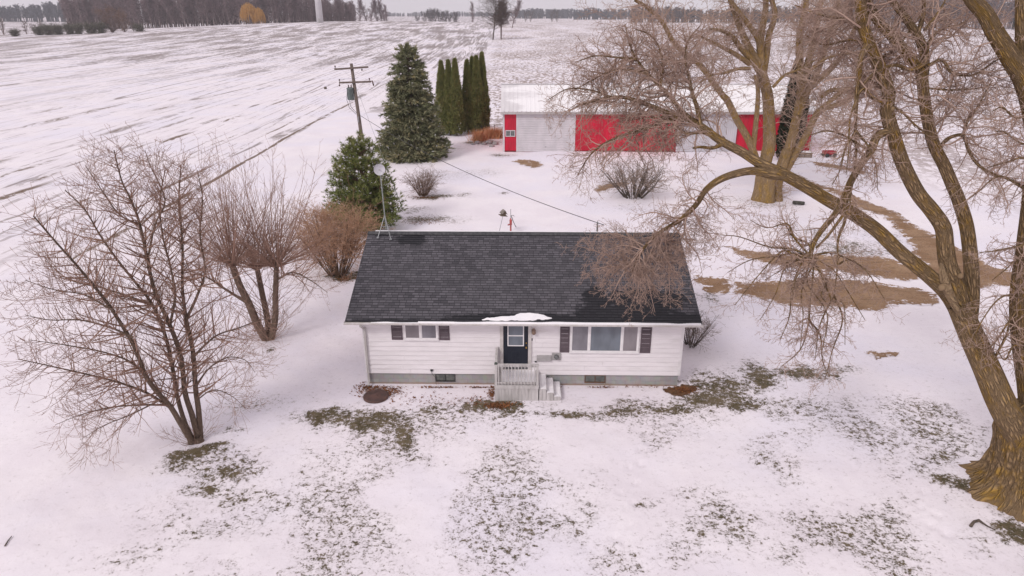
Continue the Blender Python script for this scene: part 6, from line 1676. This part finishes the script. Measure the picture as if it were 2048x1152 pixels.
# single tree on the swell, with its shaggy companion
ft = proto('field_tree', 500, 18, 25, [(.10, .075, .065), (.135, .10, .085), (.085, .065, .055)],   .20, 85, .35, .036, 1, mat('field_bark', (.10, .075, .06), (.07, .055, .045), .9, 1))
x, y = at(986, 80, 332).x, 332; place(ft, 'field_tree', x, y, 1.12, 'lone bare tree on the crest of the snowy field', rz=.4)
br = proto('shaggy_tree', 501, 18, 11, [(.115, .075, .065), (.15, .10, .085), (.09, .062, .055)], .36, 260, .1, .075, 2)
x, y = at(1003, 77, 336).x, 336; place(br, 'brown_leaved_tree', x, y, .98, 'dense reddish-brown tree leaning against the lone bare field tree', rz=1.2)
x = at(1024, 62, 430).x; place(woods[1], 'slim_tree', x, 430, .78, 'slim bare tree just right of the lone pair on the field crest')
x = at(946, 45, 820).x; place(woods[2], 'slim_tree', x, 820, .98, 'slim tall bare tree left of the lone field tree, far beyond the crest', sz=1.15)
# trees beyond the crest, mid distance
BL = [(.10, .095, .10), (.13, .12, .125), (.08, .078, .085)]
mid = [proto('mid', 600 + i, 14, 13, BL, .1, 60, .4, .09, 2) for i in range(3)]
for px_, h_ in ((833, 9), (852, 13), (858, 15), (864, 16), (871, 16), (878, 14), (885, 13), (891, 14), (898, 10), (909, 11), (913, 13)):
    place(mid[frr.randrange(3)], 'distant_tree', at(px_, 42, 900).x, 900 + frr.uniform(-12, 12), h_ / 14 * 1.15, 'dark bare tree in the distant clump just beyond the field crest', 'distant clump beyond the crest')
for i, (px_, h_) in enumerate(((1051, 13), (1061, 14), (1104, 15), (1114, 15))):
    place(mid[i % 3], 'roadside_tree', at(px_, 41, 1150).x, 1150, h_ / 14 * 1.1, ('small dark tree, left of the pair nearest the crest trees', 'small dark tree, right of the pair nearest the crest trees', 'small dark tree, left of the second pair along the far field', 'small dark tree, right of the second pair along the far field')[i], 'small trees along the far field', sz=h_ / 14 * 1.25)
# horizon woods: each belt reads as one mass
def belt(px0, px1, py, Y, h, label, seed, n, cols=((.09, .10, .12), (.12, .13, .15), (.075, .082, .10)), depth=60):
    rb = random.Random(seed); Bt = Wood()
    for _ in range(n):
        px_ = rb.uniform(px0, px1); y = Y + rb.uniform(0, depth); x = at(px_, py, Y).x * y / Y; H_ = h * rb.uniform(.75, 1.1) * (.8 + .4 * float(vnoise(np.array(px_ * .05), np.array(seed * 1.0))))
        b_ = Vector((x, y, hz(x, y) - .3)); w_ = .00045 * Y
        Bt.add([b_, b_ + Vector((0, 0, H_ * .5)), b_ + Vector((0, 0, H_ * .95))], [w_ * 1.4, w_ * 1.1, w_ * .5], 4)
        for _k in range(46):
            t = rb.uniform(.25, 1); a = rb.uniform(0, 6.283); q = b_ + Vector((0, 0, H_ * t)); L = H_ * rb.uniform(.12, .30) * (1.2 - .6 * t); e = Vector((math.cos(a), math.sin(a), rb.uniform(0, 1))).normalized() * L
            Bt.add([q, q + e * .5, q + e], [w_, w_ * .9, w_ * .4], 3)
    return tag(Bt.build('horizon_wood', tint_mat('belt_%d' % seed, list(cols), .9)), label, 'wood', kind='stuff')
belt(-60, 132, 41, 1150, 24, 'blue-grey evergreen wood on the skyline at the far left', 1, 150)
belt(770, 1050, 30, 2600, 14, 'thin blue line of trees along the skyline behind the lone tree', 2, 240)
belt(1030, 1145, 36, 1750, 19, 'blue-grey tree belt on the skyline right of the lone tree', 3, 160)
belt(1145, 1345, 38, 1500, 19, 'darker blue wood on the skyline behind the left limb tips', 4, 220)
belt(1262, 1690, 42, 1050, 19, 'grey wood on the skyline behind the tree by the barn', 5, 330, ((.10, .08, .075), (.13, .105, .10), (.08, .068, .066)))
belt(1670, 2300, 55, 640, 28, 'tall grey-brown wood beyond the field at the right', 6, 420, ((.19, .145, .15), (.24, .19, .19), (.15, .12, .125)))
belt(2020, 2300, 60, 560, 9, 'dark evergreen brush at the foot of the right-hand wood', 7, 90, ((.03, .045, .035), (.045, .06, .045), (.025, .035, .028)), 20)
